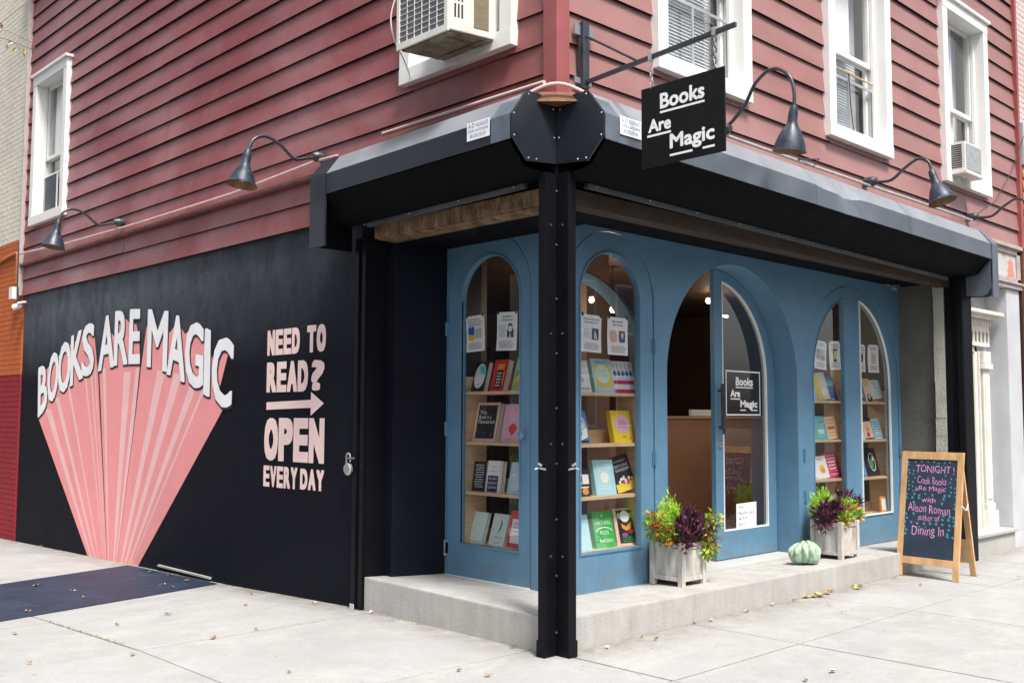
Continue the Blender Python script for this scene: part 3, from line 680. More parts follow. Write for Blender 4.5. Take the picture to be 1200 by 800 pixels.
dr = MB(); dr.box(6.2, YD2-.01, .22, 6.98, YD2+.019, 2.17); ndoor = dr.build('neighbour_door', M_WHITE, bld, bevel=.004)
mb = MB()
for (a0, a1, z0, z1) in ((6.30, 6.55, .35, 1.0), (6.62, 6.88, .35, 1.0), (6.30, 6.55, 1.15, 2.05), (6.62, 6.88, 1.15, 2.05)): mb.box(a0, YD2-.02, z0, a1, YD2-.011, z1)
mb.build('door_panel', M_WHITE, ndoor, bevel=.004)
mb = MB(); mb.tube([(6.36, YD2-.06, 1.12), (6.36, YD2-.06, 1.28)], .012, 8); mb.tube([(6.36, YD2-.06, 1.14), (6.36, YD2-.01, 1.14)], .01, 8); mb.tube([(6.36, YD2-.06, 1.26), (6.36, YD2-.01, 1.26)], .01, 8); mb.build('door_handle', M_IRON, ndoor)
mb = MB()
mb.box(6.99, YD2-.03, .22, 7.06, YD2+.018, 2.25); mb.box(7.065, YD2-.05, .22, 7.09, YD2+.018, 2.2); mb.box(6.16, YD2-.03, 2.19, 7.06, YD2+.017, 2.25)
mb.build('door_frame', M_CREAM, bld, bevel=.004)
mb = MB(); mb.box(7.12, YD2-.07, .42, 7.30, YD2+.016, 2.0); mb.box(7.09, YD2-.11, .2, 7.34, YD2+.015, .42); mb.box(7.11, YD2-.085, .42, 7.32, YD2+.014, .50); mb.box(7.10, YD2-.10, 2.0, 7.33, YD2+.014, 2.06); mb.box(7.11, YD2-.085, 2.065, 7.32, YD2+.013, 2.2)
mb.box(7.15, YD2-.082, .55, 7.27, YD2-.069, 1.92)
mb.build('fluted_pilaster', M_CREAM, bld, bevel=.006)
mb = MB(); mb.box(6.16, YD2-.06, 2.255, 7.36, YD2+.015, 2.56); mb.box(6.16, YD2-.20, 2.60, 7.44, YD2+.015, 2.64); mb.box(6.16, YD2-.15, 2.562, 7.40, YD2+.014, 2.60); mb.build('door_entablature', M_CREAM, bld, bevel=.006)
for i in range(16):
    x = 6.2+i*.075
    MB().box(x, YD2-.085, 2.49, x+.038, YD2-.061, 2.55).build('dentil', M_CREAM, bld)
mb = MB()
for i in range(11):
    x = 6.2+i*.105; mb.hexa([(x, YD2-.068, 2.33), (x+.03, YD2-.068, 2.30), (x+.03, YD2-.0605, 2.30), (x, YD2-.0605, 2.33), (x+.01, YD2-.068, 2.42), (x+.045, YD2-.068, 2.40), (x+.045, YD2-.0605, 2.40), (x+.01, YD2-.0605, 2.42)])
mb.build('frieze_ornament', mat('shadowed_ornament_paint', (.22, .20, .17), .7), bld)
mb = MB(); mb.box(6.18, -.02, -.1, 7.44, .3, .19); mb.box(6.18, -.05, .192, 7.46, .3, .225); mb.build('doorstep', masonry('grey_wooden_step', (.42, .42, .40), .3), bld, bevel=.006)

# ---- mural lettering (flat paint on the wall, a few tenths of a millimetre apart)
MX = .03
fm_ = lambda a, b_, d: (MX+d, a, b_)
fmt = lambda a, b_: (MX-.004, a, b_)
def poly(mb_, pts, f): mb_.q([f(a, b_) for a, b_ in pts], [tuple(range(len(pts)))])
LT = [('NEED', 3.505, 2.985, 1.970, 2.190, .013), ('TO', 2.875, 2.595, 1.970, 2.195, .015), ('READ', 3.505, 2.85, 1.650, 1.910, .016), ('?', 2.80, 2.61, 1.655, 1.905, .014),
      ('OPEN', 3.525, 2.595, 1.065, 1.430, .023), ('EVERY', 3.525, 2.985, .840, 1.020, .009), ('DAY', 2.94, 2.59, .845, 1.015, .010)]
for word, y0, y1, z0, z1, th in LT:
    n = len(word); g = .010; wd = (y0-y1-g*(n-1))/n
    for i, ch in enumerate(word):
        a = y0-i*(wd+g); mb = MB(); fat_text(mb, ch, fm_, a, a-wd, z0, z1, th, d0=-.003, n=16, sq=True); mb.build('painted_letter', M_LETP, mural)
mb = MB(); poly(mb, [(3.50, 1.50), (2.80, 1.515), (2.80, 1.58), (3.50, 1.565)], fmt); poly(mb, [(2.80, 1.45), (2.61, 1.55), (2.80, 1.645)], fmt); mb.build('painted_arrow', M_LETP, mural)
FAN = [
('B',[(9.101,2.036),(8.825,2.087),(8.731,1.557),(9.052,1.421)]),('O',[(8.735,2.180),(8.408,2.245),(8.429,1.659),(8.756,1.583)]),('O',[(8.409,2.300),(8.036,2.350),(8.035,1.759),(8.406,1.697)]),
('K',[(8.034,2.382),(7.685,2.455),(7.633,1.887),(8.018,1.791)]),('S',[(7.678,2.493),(7.339,2.512),(7.333,1.919),(7.672,1.888)]),('A',[(7.190,2.554),(6.778,2.567),(6.766,1.988),(7.193,1.948)]),
('R~',[(6.767,2.593),(6.440,2.583),(6.409,2.002),(6.763,1.997)]),('E',[(6.379,2.586),(6.123,2.570),(6.093,1.996),(6.376,2.003)]),('M',[(5.926,2.552),(5.454,2.498),(5.458,1.893),(5.919,1.963)]),
('A',[(5.427,2.476),(5.047,2.397),(5.057,1.777),(5.450,1.872)]),('G',[(5.052,2.380),(4.689,2.313),(4.680,1.699),(5.042,1.749)]),('I',[(4.658,2.275),(4.541,2.244),(4.530,1.630),(4.659,1.659)]),('C',[(4.473,2.214),(4.096,2.127),(4.125,1.505),(4.501,1.574)])]
def lerp(p, q, t_): return (p[0]+(q[0]-p[0])*t_, p[1]+(q[1]-p[1])*t_)
# fan outline: follows letter middles at the top, converges at the pavement
words = [FAN[0:5], FAN[5:8], FAN[8:13]]
BL, BR = (7.30, gz(7.3)-.02), (6.02, gz(6)-.02)
topc = []
y_l, y_r = 9.06, 4.27
def base_at(y): t_ = (y_l-y)/(y_l-y_r); return lerp(BL, BR, t_)
mb = MB()
for lp in ([(9.06, 1.42), (9.06, 1.93), (8.85, 2.00), (8.60, 2.12), (8.42, 2.17), (8.2, 2.28), (7.98, 2.30), (7.72, 2.38), (7.55, 2.46), (7.36, 2.43), (7.20, 1.90), (7.115, 1.50), base_at(7.12), BL],
           [(7.17, 1.95), (7.08, 2.20), (6.93, 2.40), (6.79, 2.32), (6.72, 2.42), (6.50, 2.50), (6.38, 2.44), (6.22, 2.42), (6.13, 2.25), (6.10, 2.00), (6.17, 1.50), base_at(6.17), base_at(7.10)],
           [(6.06, 1.98), (5.97, 2.35), (5.90, 2.45), (5.70, 2.20), (5.52, 2.40), (5.42, 2.28), (5.25, 2.38), (5.08, 2.25), (4.92, 2.30), (4.72, 2.24), (4.60, 2.20), (4.50, 1.98), (4.38, 2.08), (4.20, 2.02), (4.35, 1.70), (4.33, 1.56), (4.27, 1.51), BR, base_at(6.155), (6.155, 1.50)]):
    V_, F_ = fill2d([lp]); mb.q([(MX-.003, a, b_) for a, b_ in V_], F_)
mb.build('painted_pink_fan', M_PINK, mural)
# close the wedge corners between words
mb = MB(); 
def on_line(yt, zt, s_): return lerp((yt, zt), base_at(yt), s_)
for t0, t1 in ((.055, .093), (.143, .170), (.233, .247), (.337, .345), (.368, .376), (.388, .394), (.43, .445), (.53, .562), (.583, .604), (.676, .709), (.747, .78), (.824, .852), (.879, .89)):
    ya = y_l-(y_l-y_r)*t0; yb = y_l-(y_l-y_r)*t1
    ztop = 1.66 if t0 < .2 else (1.9 if t0 < .56 else 1.95-.5*(t0-.56))
    if .33 < t0 < .52: ztop = 1.96
    if t0 < .1: ztop = 1.52
    s_ = (1.5-ztop)/1.6
    poly(mb, [on_line(ya, 1.5, s_), on_line(yb, 1.5, s_), base_at(yb), base_at(ya)], lambda a, b_: (MX-.0038, a, b_))
mb.build('painted_fan_ray', M_PINKL, mural)
mb = MB()
for y0, z0, y1 in ((7.185, 1.93, 7.108), (6.08, 1.98, 6.163)):
    mb = MB()
    e = lerp((y1, 1.5), base_at(y1), .25)
    poly(mb, [(y0+.014, z0), (y0-.014, z0), (y1-.009, 1.5), e, (y1+.009, 1.5)], lambda a, b_: (MX-.0044, a, b_)); mb.build('painted_outline', M_LETK, mural)
pass
for i, (ch, q) in enumerate(FAN):
    ch = ch[0]; fat = .016 if ch != 'I' else .020
    cx = sum(p[0] for p in q)/4; cz = sum(p[1] for p in q)/4
    wq = abs(q[0][0]-q[1][0]); hq = abs(q[0][1]-q[3][1]); ex = .06 if ch in 'OGCS' else .02
    q2 = [(cx+(p[0]-cx)*(1-2*fat/wq+ex), cz+(p[1]-cz)*(1-2*fat/hq+.02)) for p in q]
    mk = MB(); fat_text(mk, ch, lambda a, b_, d: (MX+d, a-.010, b_-.012), 1, 0, 0, 1, fat+.010, mapq=quadmap(q2), d0=-.0046, n=16, sq=True); mk.build('letter_outline', M_LETK, mural)
    mo = MB(); fat_text(mo, ch, lambda a, b_, d: (MX+d, a, b_), 1, 0, 0, 1, fat, mapq=quadmap(q2), d0=-.0068, n=16, sq=True); mo.build('painted_letter', M_LETW, mural)
# low white edge where the paving meets the wall
MB().hexa([(.005, 5.50, gz(5.5)+.045), (.03, 5.50, gz(5.5)+.045), (.03, 4.42, gz(4.4)+.02), (.005, 4.42, gz(4.4)+.02), (.005, 5.50, gz(5.5)+.062), (.03, 5.50, gz(5.5)+.062), (.03, 4.42, gz(4.4)+.037), (.005, 4.42, gz(4.4)+.037)]).build('wall_foot_strip', M_STEP, bld)

# ================================================================== ROLLER GATE HOODS, RAILS
def hood(axis, name, L, drop, label, m, m_in):
    h = thing(name, (0, 0, 0), label, 'shutter hood')
    f = (lambda d, z, a: (-d, a, z-drop*a)) if axis == 'L' else (lambda d, z, a: (a, -d, z-drop*a))
    prof = [(.02, 3.47), (.27, 3.435), (.385, 3.285), (.385, 3.13), (.375, 3.13), (.375, 3.28), (.265, 3.42), (.02, 3.455)]
    segs = [.03, L*.42, L] if axis == 'R' else [.03, L]
    for i in range(len(segs)-1):
        a0, a1 = segs[i], segs[i+1]-.004
        mb_ = MB(); nseg = max(1, int((a1-a0)/.12)); n_ = len(prof); V = []; F = []
        rnd = random.Random(11)
        for j in range(nseg+1):
            a = a0+(a1-a0)*j/nseg
            dent = 0
            if axis == 'R':
                dent = .03*math.exp(-((a-3.05)/.16)**2)+.014*math.exp(-((a-2.72)/.12)**2)
            for k_i, (d, z) in enumerate(prof):
                dd = d-(dent if k_i in (2, 5) else dent*.3 if k_i in (3, 4) else 0); zz = z-(dent*.9 if k_i in (2, 5) else 0)
                V.append(f(dd, zz, a))
        for j in range(nseg):
            for k_i in range(n_): F.append((j*n_+k_i, j*n_+(k_i+1) % n_, (j+1)*n_+(k_i+1) % n_, (j+1)*n_+k_i))
        F += [tuple(range(n_)), tuple(range(len(V)-n_, len(V)))[::-1]]
        mb_.q(V, F)
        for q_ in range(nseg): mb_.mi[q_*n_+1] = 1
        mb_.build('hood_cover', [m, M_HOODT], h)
    mb_ = MB(); mb_.prism([(.374, 3.125), (.25, 2.985), (.02, 2.958), (.02, 2.97), (.25, 2.998), (.366, 3.13)], lambda d, z: f(d, z, .04), lambda d, z: f(d, z, L-.01)); mb_.build('hood_underside', M_SOFF, h)
    mb_ = MB(); mb_.prism([(-.005, 2.925), (.03, 2.925), (.034, 2.955), (-.005, 2.957)], lambda d, z: f(d, z, .26), lambda d, z: f(d, z, L-.22)); bar = mb_.build('gate_bottom_bar', mat('worn_grey_bar', (.085, .095, .105), .45, .3, 5), h, bevel=.004)
    
    for k_i in range(int(L/.55)): MB().lathe([(.001, .008), (.004, .006), (.006, 0)], f(.034, 2.945, .35+k_i*.55), (-1, 0, 0) if axis == 'L' else (0, -1, 0), 8).build('rivet', M_GALV, bar)
    # end bracket: side plate and front flange with a rounded foot
    e = L
    mb_ = MB(); sp = [(.01, 2.76), (.36, 2.76), (.385, 2.80), (.385, 3.28), (.27, 3.43), (.01, 3.46)]
    if axis == 'R': sp = [(.01, 2.78)]+[(.385-.12+.12*sin(x), 2.76+.16*(1-cos(x))) for x in [i*pi/2/6 for i in range(7)]]+[(.385, 3.28), (.27, 3.43), (.01, 3.46)]
    mb_.prism(sp, lambda d, z: f(d, z, e), lambda d, z: f(d, z, e+.012)); mb_.build('end_plate', M_BLACK if axis == 'L' else m, h)
    mb_ = MB(); mb_.prism([(.375, 2.74), (.375, 3.28), (.27, 3.42), (.27, 3.445), (.392, 3.29), (.392, 2.74)], lambda d, z: f(d, z, e-.19 if axis == 'L' else e-.0), lambda d, z: f(d, z, e+.014 if axis == 'L' else e+.15)); mb_.build('end_flange', m, h)
    if axis == 'R':
        mb_ = MB(); mb_.prism(sp, lambda d, z: f(d, z, e+.15), lambda d, z: f(d, z, e+.162)); mb_.build('end_plate', m, h)
    # octagonal cap at the street corner
    cap = [(.0, 3.455), (.265, 3.45), (.395, 3.28), (.392, 3.145), (.262, 3.01), (.0, 3.035)]
    mb_ = MB(); 
    def fc(d, z, a):
        return f(d, z, a)
    mb_.prism(cap, lambda d, z: f(d, z, 0), lambda d, z: f(d, z, .012)); cp = mb_.build('octagonal_cap', M_HOOD, h, bevel=.003)
    for d, z in ((.25, 3.43), (.375, 3.285), (.372, 3.15), (.25, 3.03), (.18, 3.035), (.03, 3.38), (.02, 3.2)): MB().lathe([(.001, .005), (.004, .004), (.006, 0)], f(d, z, 0), (0, -1, 0) if axis == 'L' else (-1, 0, 0), 8).build('rivet', M_GALV, cp)
    # joint plate beside the cap and the maker's plate
    mb_ = MB(); mb_.prism([(.386, 3.131), (.386, 3.284), (.30, 3.396), (.303, 3.40), (.390, 3.286), (.390, 3.129)], lambda d, z: f(d, z, .02), lambda d, z: f(d, z, .19 if axis == 'L' else .15)); mb_.build('joint_plate', mat('blue_grey_steel', (.10, .125, .16), .35, .3, 4, spec=.7), h)
    a0, a1 = (.20, .41) if axis == 'L' else (.155, .36)
    p0, p1 = f(.3905, 3.185, a0), f(.3925, 3.302, a1)
    mb_ = MB(); mb_.box(p0[0], p0[1], 3.182, p1[0], p1[1], 3.298); pl = mb_.build('maker_plate', M_LETW, h)
    mb_ = MB(); ft = (lambda a, z: (-.3935, a, z)) if axis == 'L' else (lambda a, z: (a, -.3935, z))
    A0, A1 = (a1-.012, a0+.012) if axis == 'L' else (a0+.012, a1-.012)
    put_text(mb_, 'A-D', ft, A0, A0+(A1-A0)*.32, 3.26, 3.29, .03); put_text(mb_, 'ROLLING GATE', ft, A0+(A1-A0)*.4, A1, 3.262, 3.286, .01)
    put_text(mb_, 'DOORS & GATES REPAIR', ft, A0, A1, 3.232, 3.25, .01); put_text(mb_, 'BROOKLYN NY', ft, A0+(A1-A0)*.1, A0+(A1-A0)*.9, 3.196, 3.22, .02)
    mb_.build('plate_lettering', flat('blue_ink', (.12, .2, .4)), pl)
    return h
hood('L', 'roller_gate_hood', 2.06+.14, .014, 'black sheet metal gate hood over the side display window, left of the corner', M_HOOD, None)
hood('R', 'roller_gate_hood', 6.03, .011, 'long grey dented roller gate hood running over the blue arches on the front', M_HOODF, None)
gr = thing('corner_guide_rail', (0, 0, 0), 'black steel roller gate post standing at the street corner in front of the step', 'post')
mb = MB().box(-.10, .0, .0, -.0, .06, 2.97); mb.build('guide_rail', M_BLACK, gr, bevel=.003)
mb = MB().box(.0, -.10, .0, .07, -.0, 2.97); mb.build('guide_rail', M_BLACK, gr, bevel=.003)
mb = MB().box(.0, .0, .0, .07, .06, 2.97); mb.build('corner_core', M_BLACK, gr)
MB().box(-.106, -.002, 0, -.099, .068, .10).build('base_plate', M_BLACK, gr, bevel=.002); MB().box(.0, -.106, 0, .076, -.099, .10).build('base_plate', M_BLACK, gr, bevel=.002)
M_STRIPB = mat('satin_black_strip', (.005, .005, .007), .45, spec=.2)
def bolt(p, n_, r_, parent, m=None, nm='bolt'): MB().lathe([(.001, r_*.8), (r_*.8, r_*.6), (r_, 0)], p, n_, 8).build(nm, m or M_IRON, parent, smooth=True)
for i in range(9):
    z = .14+i*.34; bolt((-.003, -.003, z), (-1, -1, 0), .008, gr)
    if i % 2: bolt((-.05, .0, z+.12), (0, -1, 0), .009, gr); bolt((.0, -.05, z+.12), (-1, 0, 0), .009, gr)
for f_ in (lambda a, b_, z: (-.10-a, .03+b_, z), lambda a, b_, z: (.035+b_, -.10-a, z)):
    mb = MB(); mb.tube([f_(0, .02, 1.135), f_(.02, -.05, 1.13)], .007, 8); mb.tube([f_(.0, .0, 1.15), f_(.02, .01, 1.165)], .008, 8); mb.tube([f_(.01, .02, 1.135), f_(.03, .03, 1.128)], .006, 8); mb.build('latch_hook', M_STEEL, gr)
def rail(name, x0, y0, x1, y1, z1, label, grooves):
    h = thing(name, ((x0+x1)/2, (y0+y1)/2, 0), label, 'guide rail')
    MB().box(x0, y0, gz(y0)-.01, x1, y1, z1).build('rail_body', M_BLACK, h, bevel=.004)
    mb_ = MB()
    for g in grooves: mb_.box(*g)
    mb_.build('rail_lip', MATS['satin_black_strip'], h, bevel=.002); return h
r1_ = rail('gate_guide_rail', -.0, 1.99, .195, 2.115, 2.8, 'black roller gate guide rail between the mural wall and the black pier', [(-.03, 2.075, 0, -.001, 2.12, 2.82), (-.02, 2.0, 0, -.001, 2.045, 2.82)])
MB().box(-.036, 2.072, -.02, -.031, 2.123, .035).build('foot_plate', M_GREYP, r1_)
rail('gate_guide_rail', 5.92, -.12, 6.15, .062, 2.9, 'black roller gate guide rail at the right end of the blue shopfront', [(5.905, -.115, .0, 5.919, -.06, 2.9), (5.905, .0, 0, 5.919, .055, 2.9)])
pd = thing('padlock', (-.045, 2.13, 1.03), 'silver padlock hanging on the black guide rail beside the mural', 'padlock')
mb = MB(); mb.lathe([(.001, -.018), (.040, -.016), (.048, -.008), (.048, .008), (.040, .016), (.001, .018)], (-.055, 2.14, 1.045), (1, 0, 0), 20); mb.build('lock_body', M_STEEL, pd, smooth=True)
mb = MB(); mb.tube([(-.055, 2.165, 1.08), (-.055, 2.165, 1.14)]+[(-.055, 2.14+.025*cos(a), 1.14+.025*sin(a)) for a in [i*pi/6 for i in range(7)]]+[(-.055, 2.115, 1.10)], .007, 8); mb.build('shackle', M_STEEL, pd, smooth=True)
MB().tube([(-.03, 2.09, 1.125), (-.07, 2.13, 1.125)], .01, 8).build('hasp', M_IRON, pd)
# ================================================================== CONDUITS
def conduit(pts, r, m, label, name='conduit', smooth=True):
    o = MB().tube(pts, r, 8).build(name, m, smooth=smooth); tag(o, label, 'conduit'); return o
conduit([(-.075, 9.66, 3.56), (-.075, 8.0, 3.50), (-.075, 6.0, 3.47), (-.075, 4.0, 3.47), (-.075, 2.62, 3.52), (-.09, 2.3, 3.50)], .013, M_PINKPIPE, 'thin pale pink conduit running along the side wall below the red siding')
conduit([(-.08, 1.72, 3.56), (-.08, .5, 3.555), (-.08, .03, 3.55), (-.08, .03, 3.55)], .016, M_PINKPIPE, 'short pink white conduit lying behind the black hood near the corner')
conduit([(-.21+.23*k/8, .02-.23*k/8, 3.455+.055*sin(pi*k/8)) for k in range(9)], .011, M_PINKPIPE, 'bent pale conduit arching over the octagonal corner caps')
conduit([(1.2, -.075, 3.56), (2.5, -.075, 3.55), (4.08, -.075, 3.545), (6.4, -.075, 3.55)], .013, M_GALV, 'thin grey conduit running along the front wall above the long grey hood')
conduit([(-.06, 9.80, 3.72), (-.06, 9.76, 3.70), (-.06, 9.74, 3.2), (-.06, 9.72, 2.95)], .014, M_IRON, 'dark vertical cable drop at the far end of the side wall')
o = MB().box(-.10, 9.82, 2.98, -.01, 9.95, 3.14).build('junction_box', M_WHITE); tag(o, 'small white junction box on the orange brick beside the black wall', 'junction box')
mb = MB(); mb.tube([(8.0, -.07, 4.8), (7.55, -.08, 4.3), (7.0, -.08, 3.85), (6.45, -.08, 3.62)], .005, 6); tag(mb.build('loose_wire', M_IRON), 'loose thin wire drooping across the front siding to the right lamp', 'wire')
mb = MB(); mb.box(-.055, .3, 3.475, -.03, 1.7, 3.53); tag(mb.build('wood_strip', mat('bare_orange_wood', (.45, .22, .09), .7, .3, 10, stretch=(1, .3, 1))), 'strip of bare orange wood behind the side hood near the corner', 'wood strip')
mb = MB(); mb.hexa([(-.20, .02, 3.40), (.02, -.20, 3.40), (.03, .03, 3.40), (.02, .03, 3.40), (-.13, .02, 3.475), (.02, -.13, 3.475), (.03, .03, 3.48), (.02, .03, 3.48)]); tag(mb.build('wood_block', mat('rotten_brown_wood', (.16, .07, .035), .8, .5, 20)), 'rough brown wood block behind the octagonal corner caps', 'wood block')
for x, y in ((2.98, -.08), (3.3, -.08)):
    pass
mb = MB(); mb.tube([(2.6, -.08, 3.59), (2.75, -.10, 3.60), (2.80, -.09, 3.55)], .005, 6); mb.tube([(2.80, -.08, 3.56), (3.05, -.13, 3.60), (3.0, -.1, 3.53)], .005, 6); tag(mb.build('loose_wire', M_IRON), 'curled ends of loose wire above the grey hood under the front window', 'wire')

# ================================================================== GOOSENECK LAMPS
def smoothpath(P, n=5):
    P = [Vector(p) for p in P]; out = []
    for i in range(len(P)-1):
        p0, p1, p2, p3 = P[max(0, i-1)], P[i], P[i+1], P[min(len(P)-1, i+2)]
        for k in range(n):
            t_ = k/n; out.append(.5*((2*p1)+(-p0+p2)*t_+(2*p0-5*p1+4*p2-p3)*t_*t_+(-p0+3*p1-3*p2+p3)*t_**3))
    out.append(P[-1]); return out
def lamp(axis, a, prof, label, bottom, tilt=(0, 0)):
    f = (lambda d, z: Vector((-d, a, z))) if axis == 'L' else (lambda d, z: Vector((a, -d, z)))
    h = thing('gooseneck_lamp', f(.05, 3.57), label, 'wall lamp', 'gooseneck lamps on the red siding')
    MB().tube(smoothpath([f(d, z) for d, z in prof]), .0135, 10).build('curved_arm', M_IRON, h, smooth=True)
    pm_ = (-1, 0, 0) if axis == 'L' else (0, -1, 0)
    mb_ = MB(); mb_.lathe([(.001, .09), (.028, .088), (.034, .07), (.042, .06), (.045, .0), (.045, -.02)], f(.04, prof[0][1]), pm_, 18); mb_.build('wall_mount', M_IRON, h, smooth=True)
    d, z = prof[-1]; tp = f(d, z); ax = (f(*bottom)-tp).normalized()
    L = (f(*bottom)-tp).length
    mb_ = MB(); mb_.lathe([(.001, -.02), (.022, -.02), (.030, 0), (.034, .04), (.034, .09), (.040, .11), (.048, .13), (.069, .16), (.087, .20), (.106, .25), (.115, L), (.120, L+.004)], tp, ax, 28)
    sh = mb_.build('shade', M_LAMP, h, smooth=True)
    mb_ = MB(); mb_.lathe([(.116, L+.003), (.111, L-.004), (.099, .25), (.081, .21), (.06, .165), (.03, .15), (.001, .148)], tp, ax, 28); mb_.build('shade_inside', M_LAMPIN, sh, smooth=True)
    mb_ = MB(); mb_.lathe([(.001, .15), (.02, .16), (.032, .19), (.028, .225), (.001, .24)], tp, ax, 16); mb_.build('bulb', M_WHITE, h, smooth=True)
PL = [(.03, 3.55), (.18, 3.52), (.30, 3.495), (.43, 3.585), (.56, 3.625), (.665, 3.575), (.71, 3.47)]
PR = [(.03, 3.59), (.14, 3.575), (.27, 3.575), (.39, 3.66), (.51, 3.72), (.60, 3.68), (.63, 3.58)]
P1 = [(.03, 3.60), (.12, 3.63), (.25, 3.74), (.35, 3.89), (.49, 3.96), (.62, 3.88), (.66, 3.75), (.655, 3.63)]
lamp('L', 2.60, PL, 'gooseneck lamp with a worn dark shade on the side wall beside the black hood', (.755, 3.21))
lamp('L', 6.52, PL, 'gooseneck lamp on the side wall below the far left white window', (.755, 3.195))
lamp('R', 1.75, P1, 'tallest gooseneck lamp, rising from behind the hanging sign', (.615, 3.33))
lamp('R', 4.08, PR, 'gooseneck lamp on the front wall between the middle and right windows', (.715, 3.31))
lamp('R', 6.39, PR, 'gooseneck lamp at the right edge, only its curved arm in the photo', (.715, 3.31))

# ================================================================== HANGING SIGN
sg = thing('hanging_sign', (.2, 0, 3.6), 'black square sign with white words hung by chains from an iron bracket', 'sign')
mb = MB(); mb.box(.17, -.075, 3.55, .23, -.045, 3.99); mb.box(.165, -.045, 3.56, .235, -.03, 3.98); mb.build('bracket_plate', M_IRON, sg, bevel=.003)
mb = MB(); mb.box(.12, -.05, 3.90, .30, -.036, 3.97); mb.box(.12, -.05, 3.58, .28, -.036, 3.62); mb.build('mounting_tab', mat('grey_painted_iron', (.2, .22, .25), .5), sg, bevel=.003)
mb = MB(); mb.box(.188, -1.20, 3.595, .212, -.06, 3.62); 
mb = MB(); mb.hexa([(.188, -.06, 3.578), (.212, -.06, 3.578), (.212, -1.2, 3.642), (.188, -1.2, 3.642), (.188, -.06, 3.602), (.212, -.06, 3.602), (.212, -1.2, 3.668), (.188, -1.2, 3.668)]); mb.build('arm', M_IRON, sg, bevel=.003)
MB().tube([(.2, -.06, 3.905), (.2, -.50, 3.62)], .008, 8).build('brace', M_IRON, sg)
pn = MB().box(.190, -1.125, 2.945, .205, -.53, 3.432); pn = pn.build('sign_panel', mat('black_sign_face', (.006, .006, .006), .5, .15, 6, spec=.25), sg, bevel=.002)
fs = lambda a, b_: (.1885, a, b_); fsd = lambda a, b_, d: (.1890+d, a, b_)
mb = MB(); fat_text(mb, 'Books', fsd, -.672, -.992, 3.280, 3.376, .0042); mb.build('sign_lettering', M_LETW, pn)
mb = MB(); fat_text(mb, 'Are', fsd, -.583, -.752, 3.150, 3.232, .0042); mb.build('sign_lettering', M_LETW, pn)
mb = MB(); fat_text(mb, 'Magic', fsd, -.742, -1.058, 3.000, 3.116, .0042); mb.build('sign_lettering', M_LETW, pn)
for a0, a1, z in ((-.672, -.992, 3.255), (-.575, -.752, 3.125), (-.742, -.905, 2.982), (-.975, -1.058, 2.982)):
    mb = MB(); mb.q([fs(a0, z), fs(a1, z), fs(a1, z+.013), fs(a0, z+.013)], [(0, 1, 2, 3)]); mb.build('underline', M_LETW, pn)
for y, z1 in ((-.60, 3.615), (-1.06, 3.645)):
    mb = MB(); z = z1; k = 0
    mb.box(.183, y-.012, z1-.015, .217, y+.012, z1+.03)
    while z > 3.44:
        n = 12; rx = .009; rz = .021
        pts = [(.2+(rx*cos(2*pi*i/n) if k % 2 else 0), y+(0 if k % 2 else rx*cos(2*pi*i/n)), z-.02+rz*sin(2*pi*i/n)) for i in range(n+1)]
        mb.tube(pts, .0035, 6, cap=False); z -= .032; k += 1
    mb.build('chain', M_STEEL, sg, smooth=True)

# ================================================================== AIR CONDITIONERS
def ac(name, corner, w, h, dep, axis, label):
    o = thing(name, corner, label, 'air conditioner'); x, y, z = corner
    return o
ac1 = thing('air_conditioner', (-.2, .775, 3.92), 'white window air conditioner with a rusty underside over the black side hood', 'air conditioner')
Y0, Y1 = .51, 1.045; zf, zk = 3.915, 3.955; h = .42
def acb(mb_, d0, d1, y0, y1, e0, e1):   # tilted box; e offsets above the base line
    zz = lambda d: zf+(zk-zf)*(1-(-d)/.48)
    mb_.hexa([(d0, y0, zz(d0)+e0), (d1, y0, zz(d1)+e0), (d1, y1, zz(d1)+e0), (d0, y1, zz(d0)+e0), (d0, y0, zz(d0)+e1), (d1, y0, zz(d1)+e1), (d1, y1, zz(d1)+e1), (d0, y1, zz(d0)+e1)])
mb = MB(); acb(mb, -.46, .10, Y0+.001, Y1-.001, .012, h-.001); mb.build('case', M_ACW, ac1, bevel=.006)
mb = MB(); acb(mb, -.445, -.02, Y0+.02, Y1-.02, -.002, .011); mb.build('underside', M_ACU, ac1)
mb = MB(); acb(mb, -.40, -.03, Y0+.10, Y0+.13, -.006, -.003); acb(mb, -.16, -.13, Y0+.03, Y1-.03, -.010, -.007); mb.build('underside_rib', M_ACU, ac1)
mb = MB()
for a0, a1, e0, e1 in ((Y0, Y0+.035, .0, h), (Y1-.03, Y1, .0, h), (Y0+.035, Y1-.03, .0, .045), (Y0+.035, Y1-.03, h-.03, h)): acb(mb, -.478, -.4605, a0, a1, e0, e1)
mb.build('rear_frame', M_ACW, ac1, bevel=.003)
mb = MB(); acb(mb, -.466, -.4602, Y0+.035, Y1-.03, .045, h-.03); mb.build('coil', M_ACD, ac1)
mb = MB()
for i in range(1, 6): a = Y0+.035+(Y1-Y0-.065)*i/6; acb(mb, -.474, -.467, a-.002, a+.002, .045, h-.03)
for i in range(1, 9): e = .045+(h-.075)*i/9; acb(mb, -.4735, -.4675, Y0+.035, Y1-.03, e-.0015, e+.0015)
mb.build('coil_grille', M_ACW, ac1)
mb = MB()
for r in range(3):
    for i in range(3): acb(mb, -.42+i*.03, -.405+i*.03, Y0-.001, Y0+.004, .10+r*.11, .19+r*.11)
mb.build('side_vent', M_IRON, ac1)
mb = MB(); acb(mb, -.25, -.12, Y0-.003, Y0+.004, .06, h-.04); mb.build('side_panel', M_TAPE, ac1)
MB().box(-.02, 1.20, 3.99, .06, 1.46, 4.5).build('accordion_panel', M_SHADE, ac1)
